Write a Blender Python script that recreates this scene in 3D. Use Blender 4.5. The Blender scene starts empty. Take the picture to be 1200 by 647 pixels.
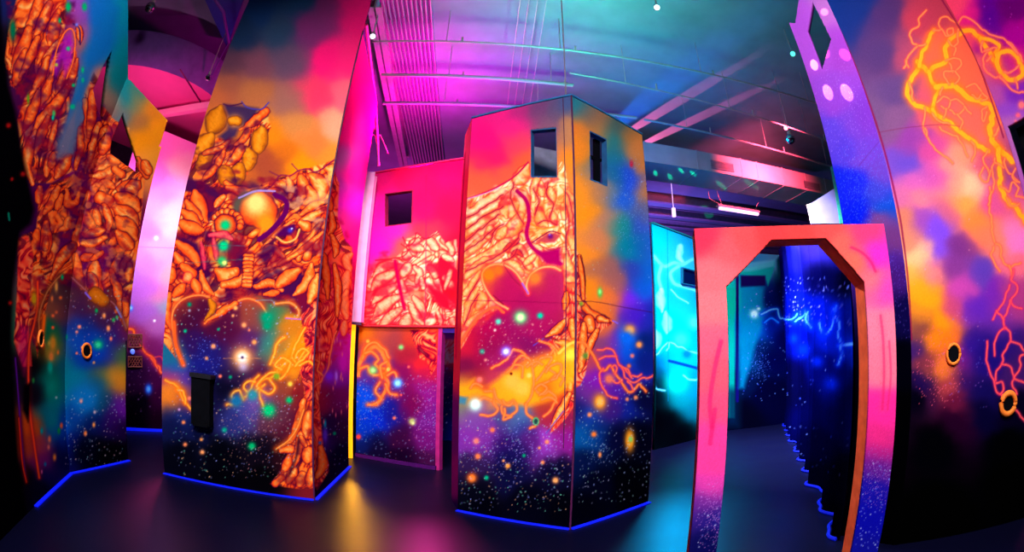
import bpy, math, random
import numpy as np
from mathutils import Vector, Matrix

# ------------------------------------------------------------------ camera model (full-frame 16.7 mm equisolid fisheye)
F = 558.0; PITCH = math.radians(11.4); ROLL = math.radians(1.27); H = 1.7
scene = bpy.context.scene
COL = scene.collection

def ray(x, y):
    X = x-600.0; Y = 323.5-y; r = math.hypot(X, Y)+1e-9; th = 2*math.asin(r/(2*F)); s = math.sin(th)
    d = [s*X/r, math.cos(th), s*Y/r]
    c, s = math.cos(ROLL), math.sin(ROLL); d = [c*d[0]-s*d[2], d[1], s*d[0]+c*d[2]]
    c, s = math.cos(PITCH), math.sin(PITCH); return [d[0], c*d[1]-s*d[2], s*d[1]+c*d[2]]

def at_z(x, y, z):
    d = ray(x, y); t = (z-H)/d[2]; return (t*d[0], t*d[1], z)

def at_wall(x, y, A, B):
    d = ray(x, y); n = (-(B[1]-A[1]), B[0]-A[0]); t = (n[0]*A[0]+n[1]*A[1])/(n[0]*d[0]+n[1]*d[1])
    return (t*d[0], t*d[1], H+t*d[2])

def at_dist(x, y, r):
    d = ray(x, y); h = math.hypot(d[0], d[1]); return (d[0]*r/h, d[1]*r/h, H+d[2]*r/h)

def proj(P):
    d = P-np.array([0, 0, H]); d = d/np.linalg.norm(d, axis=1, keepdims=True)
    c, s = math.cos(PITCH), math.sin(PITCH)
    y = c*d[:, 1]+s*d[:, 2]; z = -s*d[:, 1]+c*d[:, 2]; x = d[:, 0]
    c, s = math.cos(ROLL), math.sin(ROLL)
    x, z = c*x+s*z, -s*x+c*z
    th = np.arccos(np.clip(y, -1, 1)); r = 2*F*np.sin(th/2); h = np.hypot(x, z)+1e-12
    return 600+r*x/h, 323.5-r*z/h

# ------------------------------------------------------------------ paint engine (airbrushed murals plus painted-in pink glow, fixed to the walls)
def hsh(i, j, s=0):
    v = np.sin(i*127.1+j*311.7+s*74.7)*43758.5453
    return v-np.floor(v)

def vnoise(x, y, s=0):
    i = np.floor(x); j = np.floor(y); fx = x-i; fy = y-j
    fx = fx*fx*(3-2*fx); fy = fy*fy*(3-2*fy)
    a = hsh(i, j, s); b = hsh(i+1, j, s); c = hsh(i, j+1, s); d = hsh(i+1, j+1, s)
    return (a*(1-fx)+b*fx)*(1-fy)+(c*(1-fx)+d*fx)*fy

def fbm(x, y, s=0):
    return (vnoise(x, y, s)+.5*vnoise(2*x+9, 2*y, s+1)+.25*vnoise(4*x, 4*y+5, s+2))/1.75

def ramp(t, stops):
    t = np.clip(t, 0, 1); xs = [s[0] for s in stops]
    return np.stack([np.interp(t, xs, [s[1][k] for s in stops]) for k in range(3)], 1)

OR = [(0, (56, 0, 42)), (.08, (130, 12, 32)), (.18, (205, 45, 18)), (.45, (242, 84, 22)), (.75, (255, 120, 40)), (1, (255, 180, 90))]
CR = [(0, (200, 15, 50)), (.1, (232, 60, 40)), (.26, (250, 112, 50)), (.5, (255, 158, 85)), (.8, (255, 195, 125)), (1, (255, 225, 175))]
RC = [(0, (225, 0, 40)), (.14, (245, 25, 35)), (.32, (255, 85, 60)), (.6, (255, 150, 110)), (.85, (255, 178, 135)), (1, (255, 205, 165))]
RD = [(0, (100, 0, 45)), (.2, (180, 10, 40)), (.5, (240, 55, 40)), (.8, (255, 105, 60)), (1, (255, 150, 95))]
GO = [(0, (95, 35, 30)), (.2, (165, 78, 14)), (.6, (212, 116, 12)), (1, (240, 145, 30))]
GR = [(0, (0, 60, 60)), (.4, (0, 130, 90)), (1, (20, 200, 130))]
PK = [(0, (120, 0, 50)), (.4, (220, 30, 70)), (1, (255, 100, 100))]
DK = [(0, (40, 0, 60)), (1, (60, 0, 80))]
MG = [(0, (110, 10, 60)), (.3, (170, 20, 100)), (1, (180, 20, 200))]

def inpoly(x, y, P):
    r = np.zeros(len(x), bool); n = len(P)
    for i in range(n):
        x0, y0 = P[i]; x1, y1 = P[(i+1) % n]
        if y0 == y1: continue
        c = ((y0 > y) != (y1 > y)) & (x < (x1-x0)*(y-y0)/(y1-y0)+x0)
        r ^= c
    return r

def edgedist(x, y, P):
    best = np.full(len(x), 1e9); n = len(P)
    for i in range(n):
        a = np.array(P[i], float); b = np.array(P[(i+1) % n], float); ab = b-a
        t = np.clip(((x-a[0])*ab[0]+(y-a[1])*ab[1])/(ab@ab+1e-9), 0, 1)
        best = np.minimum(best, np.hypot(x-a[0]-t*ab[0], y-a[1]-t*ab[1]))
    return best

def smooth_path(pts, step=1.6):
    P = [np.array(p, float) for p in pts]
    if len(P) < 2: return np.array(P)
    if len(P) == 2:
        n = max(2, int(np.hypot(*(P[1]-P[0])[:2])/step)); return np.array([P[0]+(P[1]-P[0])*k/n for k in range(n+1)])
    out = []; Q = [2*P[0]-P[1]]+P+[2*P[-1]-P[-2]]
    for i in range(1, len(Q)-2):
        n = max(2, int(np.hypot(*(Q[i+1]-Q[i])[:2])/step))
        for k in range(n):
            t = k/n
            out.append(.5*((2*Q[i])+(-Q[i-1]+Q[i+1])*t+(2*Q[i-1]-5*Q[i]+4*Q[i+1]-Q[i+2])*t*t+(-Q[i-1]+3*Q[i]-3*Q[i+1]+Q[i+2])*t**3))
    out.append(P[-1]); return np.array(out)

class Paint:
    def __init__(s, P, seed=0):
        s.x, s.y = proj(P); s.n = len(s.x); s.c = np.zeros((s.n, 3)); s.seed = seed
        s.rng = np.random.RandomState(seed+5)
    def base(s, pts, p=6.4, warp=9):
        wx = s.x+(fbm(s.x/26, s.y/26, 3)-.5)*warp*2; wy = s.y+(fbm(s.x/26, s.y/26, 8)-.5)*warp*2
        W = np.zeros(s.n); C = np.zeros((s.n, 3))
        for q in pts:
            w = 1/(((wx-q[0])**2+(wy-q[1])**2+300)**(p/2)); W += w; C += w[:, None]*np.array(q[2:5], float)
        s.c = C/W[:, None]
    def near(s, P, pad):
        P = np.array(P, float)
        return np.nonzero((s.x > P[:, 0].min()-pad) & (s.x < P[:, 0].max()+pad) & (s.y > P[:, 1].min()-pad) & (s.y < P[:, 1].max()+pad))[0]
    def mix(s, idx, col, a):
        a = np.clip(a, 0, 1)[:, None]; s.c[idx] = s.c[idx]*(1-a)+np.asarray(col, float)*a
    def poly(s, P, col, soft=1.5, alpha=1.0):
        i = s.near(P, soft+1)
        if not len(i): return
        d = edgedist(s.x[i], s.y[i], P); ins = inpoly(s.x[i], s.y[i], P)
        a = np.where(ins, .5+d/(2*soft), .5-d/(2*soft)); s.mix(i, col, np.clip(a, 0, 1)*alpha)
    def organic(s, P, rmp, ang=60, sx=7, sy=17, warp=9, dark=.12, seed=1, lo=0.0, soft=2.0, amp=1.0, tint=None):
        i = s.near(P, 3)
        if not len(i): return
        x, y = s.x[i], s.y[i]; ins = inpoly(x, y, P); d = edgedist(x, y, P); a = np.where(ins, np.clip(.5+d/(2*soft), 0, 1), 0)
        wx = x+(vnoise(x/19, y/19, seed)-.5)*warp*3; wy = y+(vnoise(x/19, y/19, seed+4)-.5)*warp*3
        t = math.radians(ang); u = (wx*math.cos(t)-wy*math.sin(t)); v = (wx*math.sin(t)+wy*math.cos(t))
        # u runs along the strand, v across it
        u = u/sy; v = v/sx; iu = np.floor(u); iv = np.floor(v)
        F1 = np.full(len(x), 9.); F2 = np.full(len(x), 9.); idc = np.zeros(len(x)); ox = np.zeros(len(x)); oy = np.zeros(len(x))
        for a1 in (-1, 0, 1):
            for b1 in (-1, 0, 1):
                cu = iu+a1; cv = iv+b1
                du = u-(cu+.15+.7*hsh(cu, cv, seed)); dv = v-(cv+.15+.7*hsh(cu, cv, seed+7)); dd = np.hypot(du, dv)
                m = dd < F1; F2 = np.where(m, F1, np.minimum(F2, dd)); F1 = np.where(m, dd, F1)
                idc = np.where(m, hsh(cu, cv, seed+13), idc); ox = np.where(m, du, ox); oy = np.where(m, dv, oy)
        e = F2-F1
        tt = np.clip(e*1.7, 0, 1)*(.66+.35*hsh(np.floor(idc*999), 1, 2))
        tt = tt+.22*np.clip(-oy, -.5, .5)*(tt > .2)                    # airbrushed rounding of every strand
        # nested folds: iso-bands of a warped noise, shaded like tubes
        xs = wx+8*(vnoise(x/9, y/9, seed+31)-.5); ys = wy+8*(vnoise(x/9, y/9, seed+37)-.5)
        uu = (xs*math.cos(t)-ys*math.sin(t))/(sy*1.5); vv = (xs*math.sin(t)+ys*math.cos(t))/(sx*2.1)
        nb_ = vnoise(uu, vv, seed+41)*3.4; fr = nb_-np.floor(nb_); tube = np.sin(np.pi*np.clip(fr, 0, 1))**.8*(.62+.4*hsh(np.floor(nb_), 3, seed))
        mk = np.clip((vnoise(x/15, y/15, seed+51)-.46)*9+.5, 0, 1); tt = tt*(1-mk)+tube*mk
        tt = tt*(.93+.14*vnoise(x/2.6, y/2.6, seed+3))*(.8+.4*vnoise(x/22, y/22, seed+61))*amp
        tt = np.clip(tt+lo, 0, 1)
        c = ramp(tt, rmp); dk = (idc < dark)
        c = np.where(dk[:, None], c*.3+np.array(rmp[0][1])*.6, c)
        if tint is not None:
            c = c*np.array(tint)
        s.mix(i, c, a)
    def tone(s, P, col, amt=.6, sc=16, seed=1, thr=.47, soft=4):
        i = s.near(P, 2)
        if not len(i): return
        x, y = s.x[i], s.y[i]; m = np.where(inpoly(x, y, P), np.clip(edgedist(x, y, P)/soft, 0, 1), 0)
        f = fbm((x+y*.4)/sc, (y-x*.3)/sc*1.3, seed); s.mix(i, col, m*amt*np.clip((f-thr)*5, 0, 1))
    def blob(s, pts, rmp=OR, hi=1.0, a=1.0):
        S = smooth_path(pts); 
        if S.ndim < 2: return
        if len(S) > 7:
            q = np.linspace(0, 1, len(S)); S = S.copy(); S[:, 2] *= .5+.62*np.sin(np.pi*np.clip(q*.86+.1, 0, 1))**.7
        hi = hi*(.82+.26*s.rng.rand())
        R = S[:, 2]; i = s.near(S[:, :2], R.max()+2)
        if not len(i): return
        x0_, y0_ = s.x[i], s.y[i]; k_ = min(1.0, R.mean()/4)
        x = x0_+(vnoise(x0_/5.5, y0_/5.5, 77)-.5)*2.0*k_+(vnoise(x0_/2.4, y0_/2.4, 79)-.5)*.3*k_; y = y0_+(vnoise(x0_/5.5, y0_/5.5, 78)-.5)*2.0*k_+(vnoise(x0_/2.4, y0_/2.4, 80)-.5)*.3*k_
        best = np.full(len(i), -9.); by = np.zeros(len(i))
        for (sx, sy, r) in S:
            r = max(r, .6); v = 1-np.hypot(x-sx, y-sy)/r; off = (v > best); by = np.where(off, ((y-sy)+.4*(x-sx))/r, by); best = np.maximum(best, v)
        rm = max(R.mean(), 1)
        al = np.clip(best*rm/1.2+.9, 0, 1)
        t = np.clip(best, 0, 1); t = .93*(1-(1-t)**1.75)*(.9+.18*vnoise(x0_/3.1, y0_/3.1, 81)+.0*t)
        t = np.clip(t-.18*np.clip(by, -1, 1)*(t > .25), 0, 1)*hi
        st = vnoise((x0_+y0_)/9., (x0_-y0_)/1.7, 91); t = t*(1-.22*(st > .72)*(t > .3))
        s.mix(i, ramp(t, rmp), al*a*(.93 if rmp in (OR, GO) else .8))
    def line(s, pts, w, col, glow=0, gcol=None, a=1.0, jit=0):
        P = [tuple(p[:2]) for p in pts]
        S = smooth_path(P, 1.2)
        if jit:
            k = np.arange(len(S)); S = S+np.stack([(vnoise(k*.22, k*0+s.rng.rand()*50, 3)-.5)*jit*2, (vnoise(k*.22, k*0+s.rng.rand()*50, 4)-.5)*jit*2], 1)
        i = s.near(S, w+glow*2.5+1)
        if not len(i): return
        x, y = s.x[i], s.y[i]; d = np.full(len(i), 1e9)
        for k in range(len(S)-1):
            A = S[k]; B = S[k+1]; ab = B-A; t = np.clip(((x-A[0])*ab[0]+(y-A[1])*ab[1])/(ab@ab+1e-9), 0, 1)
            d = np.minimum(d, np.hypot(x-A[0]-t*ab[0], y-A[1]-t*ab[1]))
        if glow: s.mix(i, gcol if gcol is not None else col, .75*np.exp(-(d/glow)**2)*a)
        s.mix(i, col, np.clip((w/2-d)/.9+.5, 0, 1)*a)
    def bolt(s, pts, w=2.0, jit=2.0, core=(255, 165, 60), mid=(255, 100, 20), glow=3.2):
        s.line(pts, w, core, glow, mid, jit=jit)
    def web(s, P, n, w, core, mid, L=40, seed=0, glow=2.0):
        r = np.random.RandomState(seed); P = np.array(P, float)
        for _ in range(n):
            k = r.randint(len(P)); p = P[k]+r.randn(2)*5; a = r.rand()*6.28; q = [tuple(p)]
            for m in range(int(L/6)):
                a += r.randn()*.9; p = p+6*np.array([math.cos(a), math.sin(a)]); q.append(tuple(p))
            s.line(q, w, core, glow, mid)
    def star(s, x, y, r, col, soft=1.0, rx=None, a=1.0):
        rx = rx or r; i = s.near([(x, y)], max(r, rx)*3+1)
        if not len(i): return
        d = np.hypot((s.x[i]-x)/rx, (s.y[i]-y)/r); s.mix(i, col, np.exp(-(d**2)*1.2)*1.35*a)
    def ring(s, x, y, rx, ry, w, col, inner=(5, 0, 5), glow=(150, 40, 20)):
        i = s.near([(x, y)], max(rx, ry)+8)
        if not len(i): return
        d = np.hypot((s.x[i]-x)/rx, (s.y[i]-y)/ry); rr = (rx+ry)/2; e = (d-1)*rr
        s.mix(i, glow, .6*np.exp(-(e/ (w*1.6))**2)); s.mix(i, inner, np.clip(-e-w/2+.6, 0, 1)); s.mix(i, col, np.clip((w/2-np.abs(e))/.9+.5, 0, 1))
    def stars(s, box, n, cols=((190, 190, 230), (150, 160, 255), (255, 190, 140), (120, 220, 190)), rmin=.5, rmax=1.0, a=.8):
        x0, y0, x1, y1 = box
        for _ in range(n):
            x = x0+(x1-x0)*s.rng.rand(); y = y0+(y1-y0)*s.rng.rand(); r = rmin+(rmax-rmin)*s.rng.rand()**2
            s.star(x, y, r, cols[s.rng.randint(len(cols))], a=a*(.4+.6*s.rng.rand()))
    def speck(s, box, dens=.03, col=(170, 170, 240), a=.7, centre=None, rad=None):
        x0, y0, x1, y1 = box; i = np.nonzero((s.x > x0) & (s.x < x1) & (s.y > y0) & (s.y < y1))[0]
        if not len(i): return
        w = dens*np.ones(len(i))
        cx, cy = (x0+x1)/2, (y0+y1)/2
        d = np.hypot((s.x[i]-cx)/((x1-x0)/2), (s.y[i]-cy)/((y1-y0)/2)); w *= np.clip(1.2-d, 0, 1)*1.6
        m = s.rng.rand(len(i)) < w; s.mix(i, col, m*a*s.rng.rand(len(i)))
    def finish(s, grain=.07, gain=1.0):
        c = np.clip(s.c, 0, 255)/255
        lin = np.where(c <= .04045, c/12.92, ((c+.055)/1.055)**2.4)
        lin *= (1+grain*2*(s.rng.rand(s.n)-.5))[:, None]*gain
        return np.clip(lin, 0.0004, .97)

# ------------------------------------------------------------------ materials
def mat(name, col, rough=.6, spec=.3, metal=0, emit=None, estr=0, noise=.0, nscale=8, bump=0):
    m = bpy.data.materials.new(name); m.use_nodes = True; nt = m.node_tree; b = nt.nodes['Principled BSDF']
    b.inputs['Roughness'].default_value = rough; b.inputs['Metallic'].default_value = metal; b.inputs['Specular IOR Level'].default_value = spec
    tc = nt.nodes.new('ShaderNodeTexCoord'); nz = nt.nodes.new('ShaderNodeTexNoise'); nz.inputs['Scale'].default_value = nscale; nz.inputs['Detail'].default_value = 5
    nt.links.new(tc.outputs['Object'], nz.inputs['Vector'])
    cr = nt.nodes.new('ShaderNodeValToRGB'); c = list(col)
    cr.color_ramp.elements[0].position = .3; cr.color_ramp.elements[1].position = .7
    cr.color_ramp.elements[0].color = [v*(1-noise) for v in c]+[1]; cr.color_ramp.elements[1].color = [min(1, v*(1+noise)) for v in c]+[1]
    nt.links.new(nz.outputs['Fac'], cr.inputs['Fac']); nt.links.new(cr.outputs['Color'], b.inputs['Base Color'])
    if bump:
        bp = nt.nodes.new('ShaderNodeBump'); bp.inputs['Strength'].default_value = bump; bp.inputs['Distance'].default_value = .02
        nt.links.new(nz.outputs['Fac'], bp.inputs['Height']); nt.links.new(bp.outputs['Normal'], b.inputs['Normal'])
    if emit:
        b.inputs['Emission Color'].default_value = list(emit)+[1]; b.inputs['Emission Strength'].default_value = estr
    return m

def paint_mat():  # vertex colours carry the murals and some painted-in pink glow
    m = bpy.data.materials.new('fluorescent_mural_paint_and_glow'); m.use_nodes = True; nt = m.node_tree; b = nt.nodes['Principled BSDF']
    at = nt.nodes.new('ShaderNodeAttribute'); at.attribute_name = 'Col'; nt.links.new(at.outputs['Color'], b.inputs['Base Color'])
    b.inputs['Roughness'].default_value = .85; b.inputs['Specular IOR Level'].default_value = 0.0
    tc = nt.nodes.new('ShaderNodeTexCoord'); nz = nt.nodes.new('ShaderNodeTexNoise'); nz.inputs['Scale'].default_value = 60
    bp = nt.nodes.new('ShaderNodeBump'); bp.inputs['Strength'].default_value = .12; bp.inputs['Distance'].default_value = .004
    nt.links.new(tc.outputs['Object'], nz.inputs['Vector']); nt.links.new(nz.outputs['Fac'], bp.inputs['Height']); nt.links.new(bp.outputs['Normal'], b.inputs['Normal'])
    return m

def srgb(r, g, b):
    return tuple((v/255/12.92 if v/255 <= .04045 else ((v/255+.055)/1.055)**2.4) for v in (r, g, b))

M = {}
M['paint'] = paint_mat()
M['black'] = mat('matte_black_paint', (.0015, .0015, .003), .8, .04, noise=.3)
M['trimdark'] = mat('dark_corner_trim', srgb(70, 10, 60), .6, .3, noise=.2)
M['pink'] = mat('pink_painted_steel', srgb(235, 60, 150), .5, .4, noise=.12)
M['steel'] = mat('painted_ceiling_steel', (.18, .16, .19), .5, .4, noise=.15)
M['pipe'] = mat('painted_sprinkler_pipe', (.2, .18, .19), .4, .4, noise=.1)
M['duct'] = mat('painted_sheet_metal_duct', (.3, .24, .25), .5, .4, noise=.08, nscale=3)
M['grille'] = mat('grey_vent_grille', (.14, .12, .14), .6, .3, noise=.2)
M['blue'] = mat('ultraviolet_blue_strip', srgb(10, 20, 160), .6, .2, emit=srgb(0, 15, 215), estr=1.1, noise=.1)
M['amber'] = mat('amber_gap_glow', srgb(255, 170, 20), .5, .2, emit=srgb(255, 165, 10), estr=1.5, noise=.1)  # emissive amber stands in for light from the gap
M['tube'] = mat('violet_white_tube', (.9, .8, 1), .4, .3, emit=srgb(235, 190, 255), estr=1.6)
M['lens'] = mat('bright_lamp_lens', (.9, .9, 1), .2, .5, emit=srgb(235, 235, 255), estr=1.5)
M['teal_lens'] = mat('teal_lamp_lens', srgb(60, 220, 200), .2, .5, emit=srgb(90, 255, 220), estr=1.6)
M['mirror'] = mat('mirror_tile', (.8, .8, .85), .12, .6, metal=1, noise=.4, nscale=40)
M['inner'] = mat('unpainted_inner_board', (.22, .2, .3), .8, .2, noise=.15)
M['ring'] = mat('orange_ring_paint', srgb(255, 125, 40), .6, .2, noise=.1)

# ------------------------------------------------------------------ mesh helpers
class MB:
    def __init__(s): s.v = []; s.f = []
    def add(s, v, f):
        o = len(s.v); s.v += [tuple(p) for p in v]; s.f += [tuple(i+o for i in q) for q in f]; return s
    def box(s, c, size, rz=0):
        cx, cy, cz = c; a, b, d = [k/2 for k in size]; cr, sr = math.cos(rz), math.sin(rz); v = []
        for z in (-d, d):
            for (x, y) in ((-a, -b), (a, -b), (a, b), (-a, b)): v.append((cx+x*cr-y*sr, cy+x*sr+y*cr, cz+z))
        return s.add(v, [(3, 2, 1, 0), (4, 5, 6, 7), (0, 1, 5, 4), (1, 2, 6, 5), (2, 3, 7, 6), (3, 0, 4, 7)])
    def tube(s, pts, r, n=10):
        P = [Vector(p) for p in pts]; rings = []
        for k, p in enumerate(P):
            d = (P[min(k+1, len(P)-1)]-P[max(k-1, 0)]).normalized(); up = Vector((0, 0, 1)) if abs(d.z) < .9 else Vector((1, 0, 0))
            a = d.cross(up).normalized(); b = a.cross(d).normalized()
            rings.append([p+a*r*math.cos(6.2832*i/n)+b*r*math.sin(6.2832*i/n) for i in range(n)])
        v = [q for R in rings for q in R]; f = []
        for k in range(len(P)-1):
            for i in range(n): f.append((k*n+i, k*n+(i+1) % n, (k+1)*n+(i+1) % n, (k+1)*n+i))
        f.append(tuple(range(n))[::-1]); f.append(tuple((len(P)-1)*n+i for i in range(n)))
        return s.add(v, f)
    def prism(s, poly, off):
        n = len(poly); v = [Vector(p) for p in poly]; o = Vector(off); v = v+[p+o for p in v]
        f = [tuple(range(n))[::-1], tuple(range(n, 2*n))]+[(i, (i+1) % n, n+(i+1) % n, n+i) for i in range(n)]
        return s.add(v, f)
    def lathe(s, prof, c, n=24, axis=None):
        v = []; f = []; m = len(prof)
        for i in range(n):
            a = 6.28318*i/n
            for (r, z) in prof: v.append(Vector((r*math.cos(a), r*math.sin(a), z)))
        for i in range(n):
            for j in range(m-1):
                a = i*m+j; b = ((i+1) % n)*m+j; f.append((a, b, b+1, a+1))
        if axis is not None:
            q = Vector((0, 0, 1)).rotation_difference(Vector(axis)); v = [q @ p for p in v]
        return s.add([p+Vector(c) for p in v], f)
    def build(s, name, m, parent=None, smooth=False):
        me = bpy.data.meshes.new(name); me.from_pydata(s.v, [], s.f); me.update()
        me.materials.append(m)
        if smooth: me.polygons.foreach_set('use_smooth', [True]*len(me.polygons))
        o = bpy.data.objects.new(name, me); COL.objects.link(o)
        if parent: o.parent = parent; o.matrix_parent_inverse = parent.matrix_world.inverted()
        return o

def tag(o, label=None, cat=None, group=None, kind=None):
    if label: o['label'] = label
    if cat: o['category'] = cat
    if group: o['group'] = group
    if kind: o['kind'] = kind
    return o

def thing(name, loc, label, cat, group=None):
    o = bpy.data.objects.new(name, None); COL.objects.link(o); o.location = loc
    o.matrix_world = Matrix.Translation(loc); return tag(o, label, cat, group)

def struct(o): o['kind'] = 'structure'; return o

def panel(name, A, B, z0, z1, du, dz, painter, parent=None, thick=.05, keep=None, gain=1.0, wave=None, grain=.07):
    """A board standing from plan point A to B; its front (towards the camera) carries the mural as surface colours."""
    A = np.array(A, float); B = np.array(B, float); L = np.linalg.norm(B-A); nu = max(2, int(L/du))+1; nz = max(2, int((z1-z0)/dz))+1
    u = np.linspace(0, 1, nu); z = np.linspace(z0, z1, nz); U, Z = np.meshgrid(u, z, indexing='ij'); U = U.ravel(); Z = Z.ravel()
    t = (B-A)/L; nrm = np.array([t[1], -t[0]])
    mid = (A+B)/2
    if nrm@(-mid) < 0: nrm = -nrm
    P = np.stack([A[0]+(B[0]-A[0])*U, A[1]+(B[1]-A[1])*U, Z], 1)
    if wave is not None:
        w = wave(U*L, Z); P[:, 0] += nrm[0]*w; P[:, 1] += nrm[1]*w
    pt = Paint(P, nu); painter(pt); col = pt.finish(grain, gain)
    I = np.arange(nu*nz).reshape(nu, nz); q = np.stack([I[:-1, :-1], I[1:, :-1], I[1:, 1:], I[:-1, 1:]], -1).reshape(-1, 4)
    flip = (t[0]*nrm[1]-t[1]*nrm[0]) < 0   # normal of quad (u x z) vs nrm
    # u x z = (t.y, -t.x)
    if (np.array([t[1], -t[0]])@nrm) < 0: q = q[:, ::-1]
    nv = len(P); back = P.copy(); back[:, 0] -= nrm[0]*thick; back[:, 1] -= nrm[1]*thick
    if keep is None and wave is None:
        c = [0, (nu-1)*nz, (nu-1)*nz+nz-1, nz-1]; V = np.concatenate([P, P[c], back[c]]); a = nv
        sides = [(a+4, a+5, a+6, a+7)]+[(a+i, a+(i+1) % 4, a+4+(i+1) % 4, a+4+i) for i in range(4)]
        Q = np.concatenate([q, np.array(sides)]); ec = np.concatenate([col[c]*.8, col[c]*.25])
        C = np.concatenate([col, ec])
    else:
        if keep is not None:
            ctr = P[q].mean(1); kx, ky = proj(ctr); k = keep(kx, ky, ctr); q = q[k]
        e = np.concatenate([q[:, [0, 1]], q[:, [1, 2]], q[:, [2, 3]], q[:, [3, 0]]]); key = np.sort(e, 1); kk = key[:, 0].astype(np.int64)*nv+key[:, 1]
        un, inv, cnt = np.unique(kk, return_inverse=True, return_counts=True); be = e[cnt[inv] == 1]
        V = np.concatenate([P, back]); sd = np.stack([be[:, 1], be[:, 0], be[:, 0]+nv, be[:, 1]+nv], 1)
        Q = np.concatenate([q, q[:, ::-1]+nv, sd]); C = np.concatenate([col, col*.5])
        used = np.unique(Q); mp = np.zeros(len(V), np.int64); mp[used] = np.arange(len(used)); V = V[used]; C = C[used]; Q = mp[Q]
    me = bpy.data.meshes.new(name); me.vertices.add(len(V)); me.vertices.foreach_set('co', V.astype(np.float32).ravel())
    me.loops.add(len(Q)*4); me.loops.foreach_set('vertex_index', Q.astype(np.int32).ravel())
    me.polygons.add(len(Q)); me.polygons.foreach_set('loop_start', np.arange(0, len(Q)*4, 4, dtype=np.int32))
    me.update(calc_edges=True); me.validate()
    ca = me.color_attributes.new('Col', 'FLOAT_COLOR', 'POINT')
    ca.data.foreach_set('color', np.concatenate([C, np.ones((len(C), 1))], 1).astype(np.float32).ravel())
    me.materials.append(M['paint']); o = bpy.data.objects.new(name, me); COL.objects.link(o)
    if parent: o.parent = parent; o.matrix_parent_inverse = parent.matrix_world.inverted()
    return o

def holes(polys):
    def k(x, y, c):
        m = np.ones(len(x), bool)
        for P in polys: m &= ~inpoly(x, y, P)
        return m
    return k

def strip(name, pts, parent, w=.05, h=.012, m='blue'):
    b = MB()
    for i in range(len(pts)-1):
        a = Vector((*pts[i], 0)); c = Vector((*pts[i+1], 0)); d = (c-a).normalized(); n = Vector((d.y, -d.x, 0))
        if n.dot(-(a+c)) < 0: n = -n
        v = [a, c, c+n*w, a+n*w]; v = [p+Vector((0, 0, .004)) for p in v]; b.prism(v, (0, 0, h))
    return b.build(name, M[m], parent)
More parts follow.
